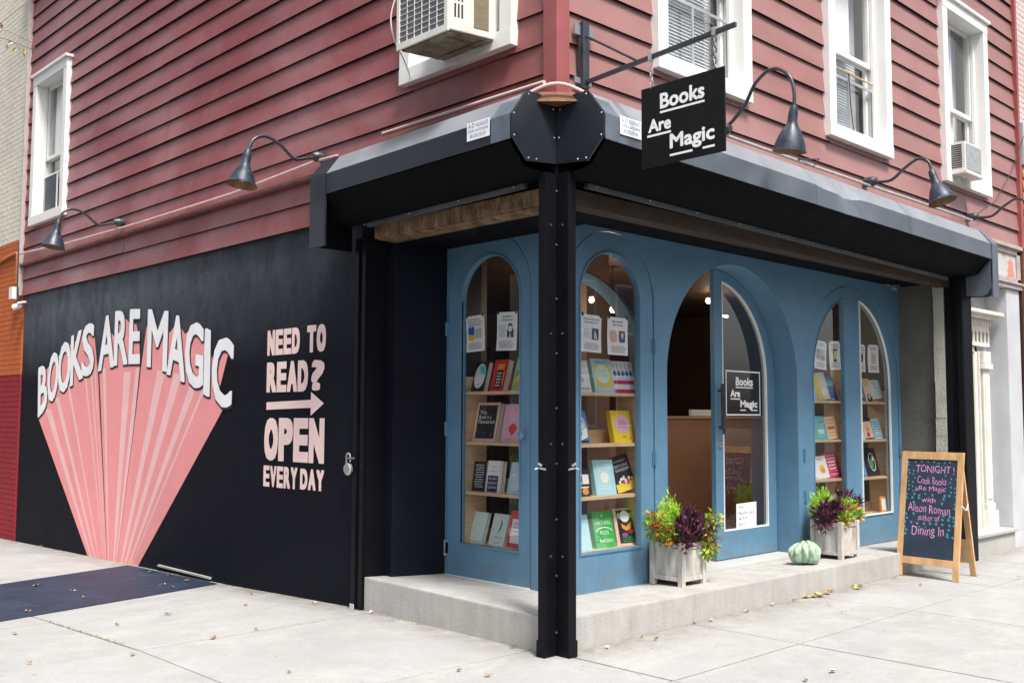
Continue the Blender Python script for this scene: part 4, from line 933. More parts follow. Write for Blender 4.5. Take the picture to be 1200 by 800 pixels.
MB().tube(smoothpath([(-.44, 1.07, 4.38), (-.46, 1.13, 4.2), (-.42, 1.15, 4.05), (-.25, 1.25, 3.96), (-.06, 1.42, 3.93)]), .005, 6).build('power_cord', M_WHITE, ac1)
ac3 = thing('air_conditioner', (6.1, -.1, 3.98), 'small white air conditioner with a louvred side in the right front window', 'air conditioner')
mb = MB(); mb.box(5.90, -.20, 4.0, 6.33, .10, 4.30); mb.build('case', M_ACW, ac3, bevel=.006)
mb = MB(); mb.box(5.93, -.206, 4.02, 6.31, -.201, 4.28); mb.build('coil', mat('grey_ac_fins', (.33, .35, .37), .5, .3, 20), ac3)
mb = MB(); mb.box(5.885, -.215, 3.965, 6.345, .08, 3.999); mb.build('drip_tray', M_ACW, ac3, bevel=.004)
mb = MB()
for i in range(11): z = 4.03+i*.023; mb.box(5.894, -.17, z, 5.899, -.06, z+.012); mb.box(5.894, -.05, z, 5.899, .04, z+.012)
mb.build('side_vent', M_IRON, ac3)
mb = MB(); mb.box(6.0, -.10, 3.90, 6.05, .0, 3.964); mb.box(6.15, -.10, 3.90, 6.2, .0, 3.964); mb.build('support_foot', M_ACW, ac3)

# wall security camera at the far end
wc = thing('bullet_camera', (-.05, 9.6, 2.88), 'small white security camera at the far top corner of the black wall', 'security camera')
mb = MB(); mb.lathe([(.001, -.05), (.03, -.045), (.038, -.03), (.042, .06), (.034, .07), (.001, .07)], (-.07, 9.66, 2.87), (-.6, .5, -.3), 18); mb.build('camera_body', M_WHITE, wc, smooth=True)
MB().tube([(.02, 9.62, 2.93), (-.10, 9.6, 2.90)], .016).build('bracket', M_WHITE, wc)

# ================================================================== SHOP INTERIOR
mb = MB(); mb.box(.80, .64, .10, 7.7, 9.0, .18); mb.build('shop_floor', M_INTF, bld)
mb = MB(); mb.box(.80, 6.2, .18, 7.7, 6.3, 2.95); mb.box(7.55, .65, .18, 7.65, 6.2, 2.95); mb.box(.8, .64, 2.90, 7.7, 6.3, 2.95); mb.box(1.12, 1.95, .18, 1.2, 6.2, 2.9); mb.build('shop_wall', M_INT, bld)
def simple(name, f, label, cat, group=None):
    o = f; return tag(o, label, cat, group)
cn = thing('counter', (3.6, 2.3, .18), 'tan panelled counter seen through the open arched entrance', 'counter')
MB().box(2.3, 2.22, .18, 7.5, 2.26, 1.435).build('front_panel', M_KRAFT, cn); MB().box(2.28, 2.20, 1.436, 7.5, 2.6, 1.46).build('counter_top', M_WOOD, cn)
for i in range(3): pass
tag(MB().box(4.45, 2.205, 1.463, 4.85, 2.24, 1.53).build('paper_stack', M_PAPER), 'white card standing on the tan counter inside the entrance', 'card')
pp = tag(MB().box(2.02, 1.55, .18, 2.32, 1.75, 2.9).build('tan_column', mat('brown_column_paint', (.26, .15, .09), .6)), 'brown column inside the shop behind the side display window', 'column')
pp = tag(MB().box(1.10, .93, .55, 1.135, .96, 2.5).build('grey_post', M_GREYP), 'slim grey post inside the shop behind the first front window', 'post')
for i, (x, y, z) in enumerate(((5.21, 2.5, 2.80), (5.24, 2.52, 2.95), (5.64, 2.6, 2.66))):
    lg = thing('ceiling_or_fill_spotlight', (x, y, z), ('larger lit bulb hanging inside the entrance arch', 'small lit bulb just above the larger one inside the entrance arch', 'lit strip bulb seen through the top of the entrance door glass')[i], 'lamp')
    MB().lathe([(.001, -.035), (.024, -.025), (.032, 0), (.02, .03), (.001, .035)] if i != 2 else [(.001, -.1), (.012, -.1), (.012, .1), (.001, .1)], (x, y, z), (0, 0, 1) if i != 2 else (1, 0, 0), 14).build('bulb', M_BULB, lg, smooth=True)
    MB().tube([(x, y, z+.03), (x, y, 2.92 if z < 2.9 else 3.0)], .006, 6).build('wire', M_IRON, lg)
for i, (x, y, z) in enumerate(((5.2, 2.0, 2.45), (2.9, 2.0, 2.3), (1.7, 1.6, 2.3), (4.7, 1.5, 2.3))):  # fill lights added to brighten the shop, with added bulbs
    pl_ = bpy.data.lights.new('shop_fill_light', 'POINT'); pl_.energy = (6.5, 6, 3.5, 4)[i]; pl_.color = (1, .80, .58); pl_.shadow_soft_size = .02
    po = bpy.data.objects.new('shop_fill_light', pl_); C.objects.link(po); po.location = (x, y, z)
    if i:
        lg = thing('ceiling_or_fill_spotlight', (x, y, z+.18), ('', 'added fill bulb above the tan counter, left of the entrance', 'added fill bulb above the side window shelves', 'added fill bulb above the far arched doors')[i], 'lamp')
        MB().lathe([(.001, -.03), (.02, -.02), (.028, 0), (.02, .03), (.001, .035)], (x, y, z+.18), n=12).build('bulb', M_BULB, lg, smooth=True); MB().tube([(x, y, z+.2), (x, y, 2.9)], .005, 6).build('wire', M_IRON, lg)  # added bulb and wire for the fill light
# book cases along the back of the shop
for k, (x0, x1) in enumerate(((1.3, 2.9), (3.2, 4.9), (5.2, 6.9))):
    bc = thing('bookcase', ((x0+x1)/2, 6.0, .18), ('dark bookcase at the back of the shop, left', 'dark bookcase at the back of the shop, middle', 'dark bookcase at the back of the shop, right')[k], 'bookcase')
    mb = MB(); mb.box(x0, 5.85, .18, x0+.03, 6.19, 2.4); mb.box(x1-.03, 5.85, .18, x1, 6.19, 2.4)
    for z in (.2, .6, 1.0, 1.4, 1.8, 2.2): mb.box(x0+.03, 5.86, z, x1-.03, 6.18, z+.03)
    mb.build('shelf_frame', mat('dark_stained_wood', (.10, .06, .035), .5, .2, 6), bc)
    mb = MB(); r = random.Random(k)
    ms = [flat('spine%d' % i, c) for i, c in enumerate(((.4, .08, .06), (.08, .15, .3), (.6, .55, .4), (.1, .25, .15), (.5, .35, .08), (.7, .7, .68)))]
    for z in (.2, .6, 1.0, 1.4, 1.8):
        x = x0+.04
        while x < x1-.08:
            w = r.uniform(.02, .05); mb.k = r.randrange(6); mb.box(x, 5.95, z+.031, x+w-.002, 6.12, z+.031+r.uniform(.2, .3)); x += w
    o = mb.build('book_row', ms, bc); o['kind'] = 'stuff'
# display shelves
def shelfunit(axis, a0, a1, zs, label):
    f = fL if axis == 'L' else fF; D = XF if axis == 'L' else YF
    u = thing('display_shelves', f((a0+a1)/2, .2, D+.2), label, 'shelf')
    def bx(nm, p0, p1, q0, q1, d0, d1): m_ = MB(); m_.box(*f(p0, q0, D+d0), *f(p1, q1, D+d1)); return m_.build(nm, M_WOOD, u, bevel=.002)
    bx('side_panel', a0-.022, a0-.002, .25, zs[0]+.20 if axis == 'L' else 2.0, .065, .30); bx('side_panel', a1+.002, a1+.022, .25, zs[0]+.12, .065, .30)
    for z in zs:
        bx('shelf', a0, a1, z-.024, z, .06, .30)
        if z != zs[-1]: pass
        bx('back_rail', a0+.001, a1-.001, z+.001, z+.10, .28, .295)
    return u
shelfunit('L', 1.05, 1.745, (1.645, 1.25, .86, .458), 'birch display shelves full of books behind the side arched window')
shelfunit('F', .845, 1.60, (1.63, 1.25, .865, .475), 'birch display shelves behind the first arched front window beside the corner post')
shelfunit('F', 4.10, 4.86, (1.615, 1.235, .855, .46), 'birch display shelves behind the left half of the far arched doors')
shelfunit('F', 5.03, 5.80, (1.615, 1.225, .84, .46), 'birch display shelves behind the right half of the far arched doors')

# ------------------------------------------------------------------ books and notices
PC = {'k': (.012, .013, .02), 'w': (.80, .80, .80), 'r': (.62, .03, .02), 'g': (.03, .38, .08), 'b': (.03, .12, .42), 'y': (.80, .58, .03), 'p': (.72, .42, .55), 'o': (.75, .28, .05),
      't': (.10, .50, .52), 'n': (.02, .03, .12), 'c': (.66, .64, .56), 's': (.38, .66, .74), 'm': (.55, .02, .12), 'l': (.62, .78, .75), 'e': (.35, .35, .38), 'u': (.10, .20, .42), 'v': (.28, .07, .25), 'q': (.80, .62, .42), 'G': (.20, .62, .25), 'P': (.74, .48, .42), 'h': (.55, .57, .60), 'x': (.26, .33, .32)}
def pm(c): return flat({'k':'black','w':'white','r':'red','g':'green','b':'blue','y':'yellow','p':'pink','o':'orange','t':'teal','n':'navy','c':'cream','s':'sky','m':'crimson','l':'mint','e':'grey','u':'slate_blue','v':'plum','q':'peach','G':'leaf_green','P':'salmon','h':'light_grey','x':'grey_green'}[c], PC[c])
def art(T, w, h, items, parent, eps, name='cover_print'):
    mb_ = MB(); ms = []; lv = 0
    for it in items:
        lv += 1; e = -eps-.00025*lv
        c = it[-1] if it[0] != 't' else it[6]
        m_ = pm(c)
        if m_ not in ms: ms.append(m_)
        mb_.k = ms.index(m_)
        if it[0] == 'r': _, x0, y0, x1, y1, _c = it; mb_.q([T(x0*w, y0*h, e), T(x1*w, y0*h, e), T(x1*w, y1*h, e), T(x0*w, y1*h, e)], [(0, 1, 2, 3)])
        elif it[0] == 'e':
            _, cx, cy, rx, ry, _c = it; mb_.q([T((cx+rx*cos(2*pi*i/18))*w, (cy+ry*sin(2*pi*i/18))*h, e) for i in range(18)], [tuple(range(18))])
        elif it[0] == 'p': mb_.q([T(x*w, y*h, e) for x, y in it[1]], [tuple(range(len(it[1])))])
        elif it[0] == 't': put_text(mb_, it[1], lambda a, b_: T(a*w, b_*h, e), it[2], it[3], it[4], it[5], .03)
        elif it[0] == 'l':   # rows of print
            _, x0, y0, x1, y1, nrow, _c = it; r = random.Random(int(x0*100+y0*10))
            for i in range(nrow):
                z = y0+(y1-y0)*(i+.2)/nrow; hh = (y1-y0)/nrow*.42; x = x0+r.uniform(0, (x1-x0)*.12); xe = x1-r.uniform(0, (x1-x0)*.15)
                while x < xe:
                    ww = r.uniform(.05, .14); mb_.q([T(x*w, z*h, e), T(min(x+ww, xe)*w, z*h, e), T(min(x+ww, xe)*w, (z+hh)*h, e), T(x*w, (z+hh)*h, e)], [(0, 1, 2, 3)]); x += ww+.03
        mb_.k = 0
    # restore indexes already stored per face
    return mb_.build(name, ms, parent) if ms else None
def frame(axis, a, z, dep, ang, lean, roll_=0):
    ua = Vector((0, -1, 0)) if axis == 'L' else Vector((1, 0, 0)); into = Vector((1, 0, 0)) if axis == 'L' else Vector((0, 1, 0))
    rz = Matrix.Rotation(radians(ang), 3, 'Z'); ua = rz @ ua; into = rz @ into; up = Vector((0, 0, 1))
    ub = up*cos(radians(lean))+into*sin(radians(lean)); ud = into*cos(radians(lean))-up*sin(radians(lean))
    if roll_: c_, s_ = cos(radians(roll_)), sin(radians(roll_)); ua, ub = ua*c_+ub*s_, ub*c_-ua*s_
    o = Vector((XF+dep, a, z)) if axis == 'L' else Vector((a, YF+dep, z))
    return o, (lambda p, q, d: tuple(o+ua*p+ub*q+ud*d))
def book(axis, a, z, w, h, t_, cover, items, label, ang=0, lean=14, dep=.12, roll_=0):
    ang = ang*.3 if axis == 'L' else -ang*.8
    if axis == 'L': w *= 1.10
    o, T = frame(axis, a, z+.001, dep, ang, lean, roll_)
    e = thing('book', tuple(o), label, 'book')
    def bx(m_, x0, y0, z0, x1, y1, z1): m_.hexa([T(x0, y0, z0), T(x1, y0, z0), T(x1, y0, z1), T(x0, y0, z1), T(x0, y1, z0), T(x1, y1, z0), T(x1, y1, z1), T(x0, y1, z1)])
    m_ = MB(); bx(m_, 0, 0, 0, w, h, .003); bx(m_, 0, 0, t_-.003, w, h, t_); bx(m_, 0, 0, .003, .003, h, t_-.003); m_.build('cover', pm(cover), e)
    m_ = MB(); bx(m_, .0035, .004, .0035, w-.004, h-.004, t_-.0035); m_.build('pages', M_PAGES, e)
    if items: art(T, w, h, items, e, .0003)
    return e
def notice(axis, a, z, w, h, items, label, ang=0, roll_=0, dep=.042):
    o, T = frame(axis, a, z, dep, ang, 0, roll_)
    e = thing('notice', tuple(o), label, 'paper notice')
    m_ = MB(); n_ = 6
    V_ = []; F_ = []
    for i in range(n_+1):
        b_ = h*i/n_; cu = .006*sin(pi*i/n_)
        V_ += [T(0, b_, cu), T(w, b_, cu*.6)]
    V_ += [tuple(Vector(v)+(Vector(T(0, 0, .0006))-Vector(T(0, 0, 0)))) for v in V_]
    k = 2*(n_+1)
    for i in range(n_): F_ += [(2*i, 2*i+1, 2*i+3, 2*i+2), (k+2*i+2, k+2*i+3, k+2*i+1, k+2*i)]
    m_.q(V_, F_); m_.build('sheet', M_PAPER, e)
    art(T, w, h, items, e, .0015, 'printing')
    m_ = MB()
    for x in (.06*w, .94*w): m_.hexa([T(x-.009, h-.014, -.003), T(x+.009, h-.014, -.003), T(x+.009, h-.014, .003), T(x-.009, h-.014, .003), T(x-.009, h+.014, -.003), T(x+.009, h+.014, -.003), T(x+.009, h+.014, .003), T(x-.009, h+.014, .003)])
    m_.build('clip', M_IRON, e)
    return e
TXT = ('l', .12, .66, .88, .92, 3, 'e'); TX2 = ('l', .1, .06, .9, .26, 4, 'e')
notice('L', 1.71, 1.955, .215, .285, [('l', .1, .72, .9, .93, 3, 'e'), ('r', .14, .48, .46, .66, 'b'), ('p', [(.14, .66), (.22, .72), (.30, .66)], 'b'), ('p', [(.32, .66), (.40, .72), (.46, .66)], 'b'), ('r', .14, .32, .46, .46, 'y'), ('r', .52, .36, .85, .62, 'h'), TX2], 'white event notice with a blue and yellow picture, left one in the side window', roll_=2)
notice('L', 1.365, 1.955, .225, .295, [('l', .25, .76, .85, .93, 2, 'x'), ('l', .12, .36, .46, .68, 6, 'h'), ('r', .54, .34, .84, .56, 'k'), ('e', .68, .58, .11, .10, 'w'), ('p', [(.56, .60), (.60, .70), (.76, .70), (.80, .60), (.68, .66)], 'k'), ('p', [(.64, .34), (.68, .50), (.72, .34)], 'w'), TX2], 'white event notice with a black and white portrait, right one in the side window', roll_=-2)
notice('F', .905, 1.925, .225, .275, [('l', .1, .76, .9, .93, 2, 'e'), ('l', .12, .36, .48, .64, 4, 'h'), ('r', .54, .34, .84, .64, 'n'), ('p', [(.62, .36), (.60, .50), (.68, .60), (.74, .50), (.78, .36)], 'h'), TX2], 'white event notice with a dark navy picture in the first front window', roll_=-1)
notice('F', 1.205, 1.915, .235, .285, [('l', .2, .76, .8, .93, 2, 'x'), ('r', .14, .34, .44, .64, 'P'), ('r', .56, .34, .84, .46, 'b'), ('r', .56, .46, .84, .64, 'k'), ('e', .70, .52, .07, .08, 'q'), TX2], 'white event notice with a red cover and a portrait in the first front window', roll_=0)
notice('F', 4.235, 1.92, .225, .275, [('l', .15, .80, .85, .94, 2, 'x'), ('r', .16, .54, .46, .70, 'x'), ('r', .50, .54, .82, .70, 'h'), ('r', .16, .36, .42, .52, 'x'), ('r', .50, .32, .84, .50, 'x'), TX2], 'white notice with small grey-green pictures, far left in the far arched doors', roll_=-3)
notice('F', 4.535, 1.915, .215, .28, [TXT, ('r', .34, .30, .64, .68, 'y'), ('r', .34, .56, .64, .72, 'k'), ('e', .49, .60, .09, .07, 'w'), ('r', .36, .28, .62, .36, 'k'), TX2], 'white notice with a tall black and yellow picture in the far arched doors', roll_=3)
notice('F', 5.07, 1.92, .19, .28, [TXT, ('r', .40, .42, .72, .64, 'n'), ('r', .40, .34, .72, .42, 'm'), TX2], 'white notice half hidden by the centre stile of the far arched doors', roll_=-1)
notice('F', 5.325, 1.915, .235, .29, [('l', .15, .80, .85, .92, 2, 'u'), ('r', .34, .32, .68, .70, 'P'), ('r', .39, .36, .63, .66, 'w'), ('e', .5, .50, .10, .14, 'p'), TX2], 'white notice with a pink outlined picture, rightmost in the far arched doors', roll_=1)
o, T = frame('F', 3.18, .455, YD-YF+.012, 0, 0, -1)
nt_ = thing('opening_hours_sheet', tuple(o), 'white sheet with handwritten opening hours taped low on the entrance glass', 'paper notice')
m_ = MB(); m_.hexa([T(0, 0, 0), T(.32, .01, 0), T(.32, .01, .0006), T(0, 0, .0006), T(0, .225, 0), T(.32, .235, 0), T(.32, .235, .0006), T(0, .225, .0006)]); m_.build('sheet', M_PAPER, nt_)
art(T, .32, .23, [('t', 'Open:', .1, .38, .78, .9, 'k'), ('t', 'Mon-Fri 10-9', .1, .88, .56, .68, 'k'), ('t', 'Sat 9-9', .1, .5, .36, .48, 'k'), ('t', 'Sun 9-7', .1, .5, .14, .26, 'k')], nt_, .0008, 'printing')

SL = (1.645, 1.25, .86, .458)
book('L', 1.745, SL[0], .165, .245, .045, 'k', [('e', .5, .52, .42, .42, 'l'), ('p', [(.3, .86), (.7, .86), (.92, .55), (.5, .65)], 't'), ('e', .5, .36, .36, .24, 'w'), ('t', 'THE GOLDEN', .25, .75, .66, .71, 'e'), ('t', 'HOUSE', .3, .7, .56, .61, 'e'), ('t', 'A NOVEL', .3, .7, .22, .26, 'e')], 'black book with a pale oval cover on the top shelf of the side window', ang=-28)
book('L', 1.525, SL[0], .165, .255, .055, 'r', [('r', .30, .10, .78, .66, 'k'), ('r', .30, .68, .80, .86, 'o'), ('l', .34, .14, .74, .62, 5, 'w'), ('r', .80, .2, .9, .6, 'o')], 'red book with a black title block on the top shelf, side window', ang=-28)
book('L', 1.275, SL[0], .18, .265, .03, 'G', [('p', [(.1, .2), (.9, .45), (.9, .85), (.3, .9)], 'y'), ('t', 'POP', .12, .9, .36, .60, 'k'), ('e', .55, .8, .25, .1, 'o'), ('p', [(.1, .1), (.8, .15), (.9, .35), (.15, .28)], 'o')], 'green and yellow book at the right of the top shelf, side window', ang=-20)
book('L', 1.725, SL[1], .245, .315, .05, 'P', [('r', .10, .08, .92, .93, 'k'), ('t', 'This', .16, .46, .70, .80, 'w'), ('t', 'Book is a', .16, .70, .58, .68, 'w'), ('t', 'Planetarium', .16, .88, .46, .56, 'w')]+[('e', random.uniform(.15, .88), random.uniform(.12, .42) if i < 10 else random.uniform(.82, .9), .012, .009, 'h') for i in range(16)], 'large pink book with a black cover panel reading This Book is a Planetarium', ang=-4, lean=12)
book('L', 1.40, SL[1], .215, .30, .03, 'p', [('t', 'THE POWER', .2, .85, .56, .65, 'h'), ('e', .52, .36, .19, .13, 'r'), ('p', [(.33, .36), (.52, .16), (.71, .36)], 'r'), ('r', .5, .8, .53, .9, 'm'), ('l', .3, .06, .7, .1, 1, 'e')], 'pink book with a red drop shape on the second shelf, side window', ang=-5, lean=12)
book('L', 1.725, SL[2], .13, .235, .03, 'k', [('l', .14, .12, .86, .92, 10, 'h')], 'narrow black book covered in white capitals on the third shelf, side window', ang=4, lean=8)
book('L', 1.565, SL[2], .165, .245, .04, 'w', [('r', .08, .01, .78, .53, 'n'), ('t', 'WHAT', .28, .62, .78, .84, 'e'), ('t', 'HAPPENED', .16, .74, .64, .70, 'e'), ('t', 'HILLARY', .16, .70, .40, .47, 'w'), ('t', 'RODHAM', .16, .70, .26, .33, 'w'), ('t', 'CLINTON', .16, .70, .12, .19, 'w'), ('r', .84, .02, .99, .98, 'c')], 'white book with a navy lower half on the third shelf, side window', ang=-12, lean=8)
book('L', 1.325, SL[2], .155, .245, .03, 's', [('e', .55, .82, .25, .08, 'P'), ('e', .65, .55, .12, .09, 'P'), ('l', .2, .12, .8, .45, 5, 'w'), ('e', .3, .6, .12, .05, 'w')], 'pale blue book with pink drawings at the right of the third shelf, side window', ang=-8, lean=14)
book('L', 1.785, SL[3], .185, .245, .03, 'l', [('l', .3, .60, .7, .68, 1, 's'), ('r', .1, .04, .9, .06, 'x'), ('l', .3, .3, .7, .36, 1, 's')], 'pale mint book at the left of the bottom shelf, side window', ang=-16, lean=16)
book('L', 1.53, SL[3], .17, .245, .035, 'l', [('p', [(.52, .88), (.66, .72), (.62, .50), (.44, .36), (.55, .52), (.58, .70)], 'k'), ('l', .2, .22, .8, .3, 1, 'e'), ('l', .3, .06, .7, .12, 1, 'e')], 'pale mint book with a black feather stroke on the bottom shelf, side window', ang=-18, lean=16)
book('L', 1.325, SL[3], .14, .275, .035, 'r', [('r', .18, .12, .95, .78, 'w'), ('l', .3, .40, .85, .72, 3, 'e'), ('r', .2, .9, .8, .97, 'm')], 'red book with a white panel at the right of the bottom shelf, side window', ang=-14, lean=12)

SF = (1.63, 1.25, .865, .475)
book('F', .955, SF[0], .145, .245, .03, 'w', [('t', 'AFTER', .10, .85, .74, .84, 'h'), ('t', 'THE END', .08, .92, .56, .66, 'h'), ('e', .45, .38, .12, .08, 'p'), ('t', 'NOVEL', .3, .85, .08, .14, 'u')], 'white book at the left of the top shelf, first front window', ang=6)
book('F', 1.155, SF[0], .205, .265, .045, 's', [('r', .12, .18, .90, .82, 'y'), ('e', .5, .55, .34, .28, 'l'), ('t', 'BEST', .2, .8, .86, .94, 'u'), ('t', 'TALES', .25, .75, .60, .70, 'G'), ('t', 'TO TELL', .2, .8, .48, .56, 'G'), ('l', .12, .05, .9, .15, 2, 'w')], 'turquoise and yellow book in the middle of the top shelf, first front window', ang=8)
book('F', 1.375, SF[0], .235, .255, .05, 'w', [('r', 0, 0, 1, .12, 'm'), ('r', 0, .28, 1, .40, 'm')]+[('p', [(.06+.18*i, .60), (.15+.18*i, .74), (.24+.18*i, .60), (.15+.18*i, .52)], 'b') for i in range(5)]+[('e', .12+.18*i, .85, .06, .11, 'h') for i in range(5)]+[('l', .2, .44, .8, .48, 1, 'u')], 'white book with red stripes and blue stars, top shelf, first front window', ang=8)
book('F', .935, SF[1], .15, .25, .03, 'u', [('e', .4, .88, .3, .1, 'k'), ('e', .55, .6, .3, .25, 'h'), ('r', .15, .0, .35, .5, 'w'), ('p', [(.4, .1), (.9, .2), (.9, .5), (.6, .4)], 'w'), ('r', .5, .66, .7, .7, 'k'), ('r', .2, .04, .9, .1, 'k')], 'blue and white illustrated book at the left of the second shelf, first front window', ang=5)
book('F', 1.375, SF[1], .205, .255, .05, 'y', [('e', .52, .58, .37, .29, 'p'), ('l', .3, .46, .75, .72, 5, 'v'), ('t', 'new', .45, .62, .16, .21, 'k'), ('e', .82, .14, .06, .05, 'o')], 'yellow book with a pink circle on the second shelf, first front window', ang=10, roll_=0)
book('F', .945, SF[2], .15, .20, .035, 'k', [('e', .25, .80, .25, .12, 'q'), ('e', .3, .5, .16, .1, 'y'), ('r', .5, .45, .95, .80, 'w'), ('e', .65, .18, .22, .12, 'o'), ('e', .2, .2, .14, .12, 'e'), ('r', .0, .30, .9, .36, 'q')], 'black book with food photographs at the left of the third shelf, first front window', ang=2, lean=8)
book('F', 1.165, SF[2], .205, .265, .045, 's', [('l', .15, .15, .85, .9, 9, 'l'), ('e', .5, .5, .2, .16, 'w')], 'pale blue book in the middle of the third shelf, first front window', ang=8, lean=12)
book('F', 1.415, SF[2], .205, .275, .04, 'k', [('r', 0, 0, 1, .24, 'y'), ('t', 'SWEET', .2, .85, .82, .88, 'h'), ('t', 'BEFORE', .15, .88, .68, .76, 'h'), ('t', 'RANSOM', .18, .88, .56, .64, 'h')]+[('e', random.uniform(.1, .9), random.uniform(.2, .4), .06, .045, random.choice('rqwm')) for i in range(14)], 'black and yellow book leaning sideways on the third shelf, first front window', ang=8, lean=12, roll_=12)
book('F', .935, SF[3], .165, .26, .03, 's', [('e', .5, .8, .06, .03, 'k'), ('l', .1, .1, .7, .6, 6, 'l')], 'very pale blue book at the left of the bottom shelf, first front window', ang=6)
book('F', 1.165, SF[3], .205, .27, .045, 'g', [('t', 'A', .44, .56, .84, .93, 'w'), ('t', 'NATURAL', .12, .90, .64, .74, 'w'), ('t', 'ROSS', .30, .72, .36, .46, 'w'), ('t', 'RAISIN', .22, .84, .14, .24, 'w')]+[('p', [(.5+.44*cos(a), .42+.15*sin(a)), (.5+.44*cos(a+.4), .42+.15*sin(a+.4)), (.5+.40*cos(a+.4), .42+.125*sin(a+.4)), (.5+.40*cos(a), .42+.125*sin(a))], 'w') for a in [.2+i*.39 for i in range(7)]], 'green book reading A Natural in white on the bottom shelf, first front window', ang=6)
book('F', 1.405, SF[3], .225, .28, .055, 'P', [('r', .14, .05, .95, .95, 'k'), ('e', .5, .78, .22, .16, 'w'), ('e', .82, .80, .12, .08, 'G'), ('e', .24, .80, .08, .08, 'G'), ('p', [(.3, .6), (.5, .5), (.75, .62), (.7, .44), (.5, .38), (.32, .46)], 'o'), ('e', .4, .28, .14, .06, 'v'), ('e', .72, .36, .12, .06, 'm'), ('l', .2, .08, .9, .24, 3, 'g')], 'dark book in a pink slipcase on the bottom shelf, first front window', ang=10)

SG = (1.615, 1.235, .855, .46)
book('F', 4.25, SG[0], .165, .25, .03, 's', [('r', 0, .6, 1, 1, 'y'), ('e', .5, .6, .3, .2, 'l'), ('l', .1, .1, .8, .3, 3, 'w')], 'yellow and pale blue book, leftmost on the top shelf of the far arched doors', ang=4)
book('F', 4.445, SG[0], .19, .275, .04, 'y', [('r', .35, 0, 1, 1, 'c'), ('e', .65, .3, .2, .16, 'w'), ('l', .45, .5, .9, .85, 4, 'q')], 'yellow spined cream book leaning on the top shelf of the far arched doors', ang=10, roll_=5)
book('F', 4.635, SG[0], .165, .245, .04, 'b', [('r', .1, .6, .9, .92, 'u'), ('r', .15, .62, .8, .8, 't'), ('r', 0, .42, 1, .46, 'm'), ('l', .2, .05, .9, .12, 1, 'w')], 'dark blue book on the top shelf of the far arched doors, left half', ang=6)
book('F', 5.225, SG[0], .17, .245, .03, 'u', [('e', .4, .3, .2, .1, 'w'), ('p', [(.2, .1), (.8, .2), (.7, .5), (.3, .4)], 's'), ('p', [(.3, .6), (.8, .7), (.6, .95)], 's'), ('r', .3, .1, .8, .16, 'n')], 'blue patterned book beside the centre stile on the top shelf of the far doors', ang=6)
book('F', 5.385, SG[0], .175, .245, .04, 'q', [('p', [(.35, 0), (.45, .30), (.6, .36), (.75, .26), (.95, 0)], 'k'), ('e', .6, .2, .08, .12, 'w'), ('l', .3, .7, .8, .85, 2, 'o')], 'peach book with a black animal on the top shelf of the far doors', ang=8, roll_=3)
book('F', 5.56, SG[0], .215, .235, .035, 'l', [('r', 0, 0, 1, .14, 'P'), ('r', .1, .02, .9, .12, 'm'), ('p', [(.25, .9), (.5, .65), (.75, .9)], 'h'), ('e', .55, .62, .1, .06, 'e'), ('l', .2, .2, .8, .5, 3, 'h')], 'mint and pink book, rightmost on the top shelf of the far doors', ang=8, roll_=3)
book('F', 4.245, SG[1], .155, .215, .03, 't', [('e', .5, .6, .3, .3, 'x'), ('l', .2, .1, .8, .4, 4, 'l')], 'teal book, leftmost on the second shelf of the far doors', ang=4)
book('F', 4.40, SG[1], .19, .235, .035, 't', [('l', .1, .1, .9, .9, 8, 's'), ('e', .5, .35, .3, .1, 'l'), ('e', .6, .75, .25, .08, 'x')], 'larger teal leafy book on the second shelf of the far doors', ang=6)
book('F', 4.62, SG[1], .185, .225, .03, 'q', [('l', .1, .08, .9, .92, 6, 'o'), ('r', .15, .45, .8, .52, 'm')], 'cream book with big orange letters on the second shelf of the far doors', ang=10, roll_=5)
book('F', 5.21, SG[1]-.01, .155, .215, .03, 'l', [('l', .2, .3, .8, .9, 4, 's')], 'pale green book beside the centre stile on the second shelf of the far doors', ang=5)
book('F', 5.375, SG[1]-.01, .185, .225, .04, 'k', [('r', .08, .05, .95, .82, 'q'), ('e', .5, .5, .3, .25, 'P'), ('e', .5, .45, .12, .1, 'o'), ('r', .3, .1, .6, .3, 'm')], 'black framed book with a brown portrait on the second shelf of the far doors', ang=7, roll_=3)
book('F', 5.565, SG[1]-.01, .185, .215, .03, 's', [('l', .15, .08, .85, .92, 7, 'u'), ('l', .3, .2, .7, .6, 4, 'w')], 'pale blue lettered book at the right of the second shelf of the far doors', ang=7, roll_=2)
book('F', 4.24, SG[2], .165, .215, .03, 'w', [('r', .0, .0, 1, .08, 'P'), ('p', [(.2, .3), (.8, .5), (.7, .8), (.3, .6)], 'u'), ('e', .5, .3, .2, .1, 'P')], 'white book with a small blue drawing on the third shelf of the far doors', ang=4)
book('F', 4.42, SG[2], .19, .22, .03, 'w', [('e', .5, .42, .24, .18, 'y'), ('e', .55, .34, .2, .12, 'o'), ('l', .2, .78, .8, .92, 2, 'r')], 'white book with a yellow fruit on the third shelf of the far doors', ang=6, roll_=3)
book('F', 4.62, SG[2], .21, .25, .04, 'm', [('l', .1, .08, .9, .95, 7, 'p'), ('p', [(.2, .2), (.4, .7), (.8, .6), (.6, .15)], 'm'), ('l', .2, .3, .8, .7, 3, 'w')], 'crimson book with pale lettering on the third shelf of the far doors', ang=8, roll_=4)
book('F', 5.21, SG[2]-.015, .185, .235, .03, 'u', [('e', .5, .62, .35, .2, 's'), ('l', .15, .1, .9, .4, 4, 's'), ('l', .2, .5, .8, .8, 3, 'w')], 'blue lettered book beside the centre stile on the third shelf of the far doors', ang=5)
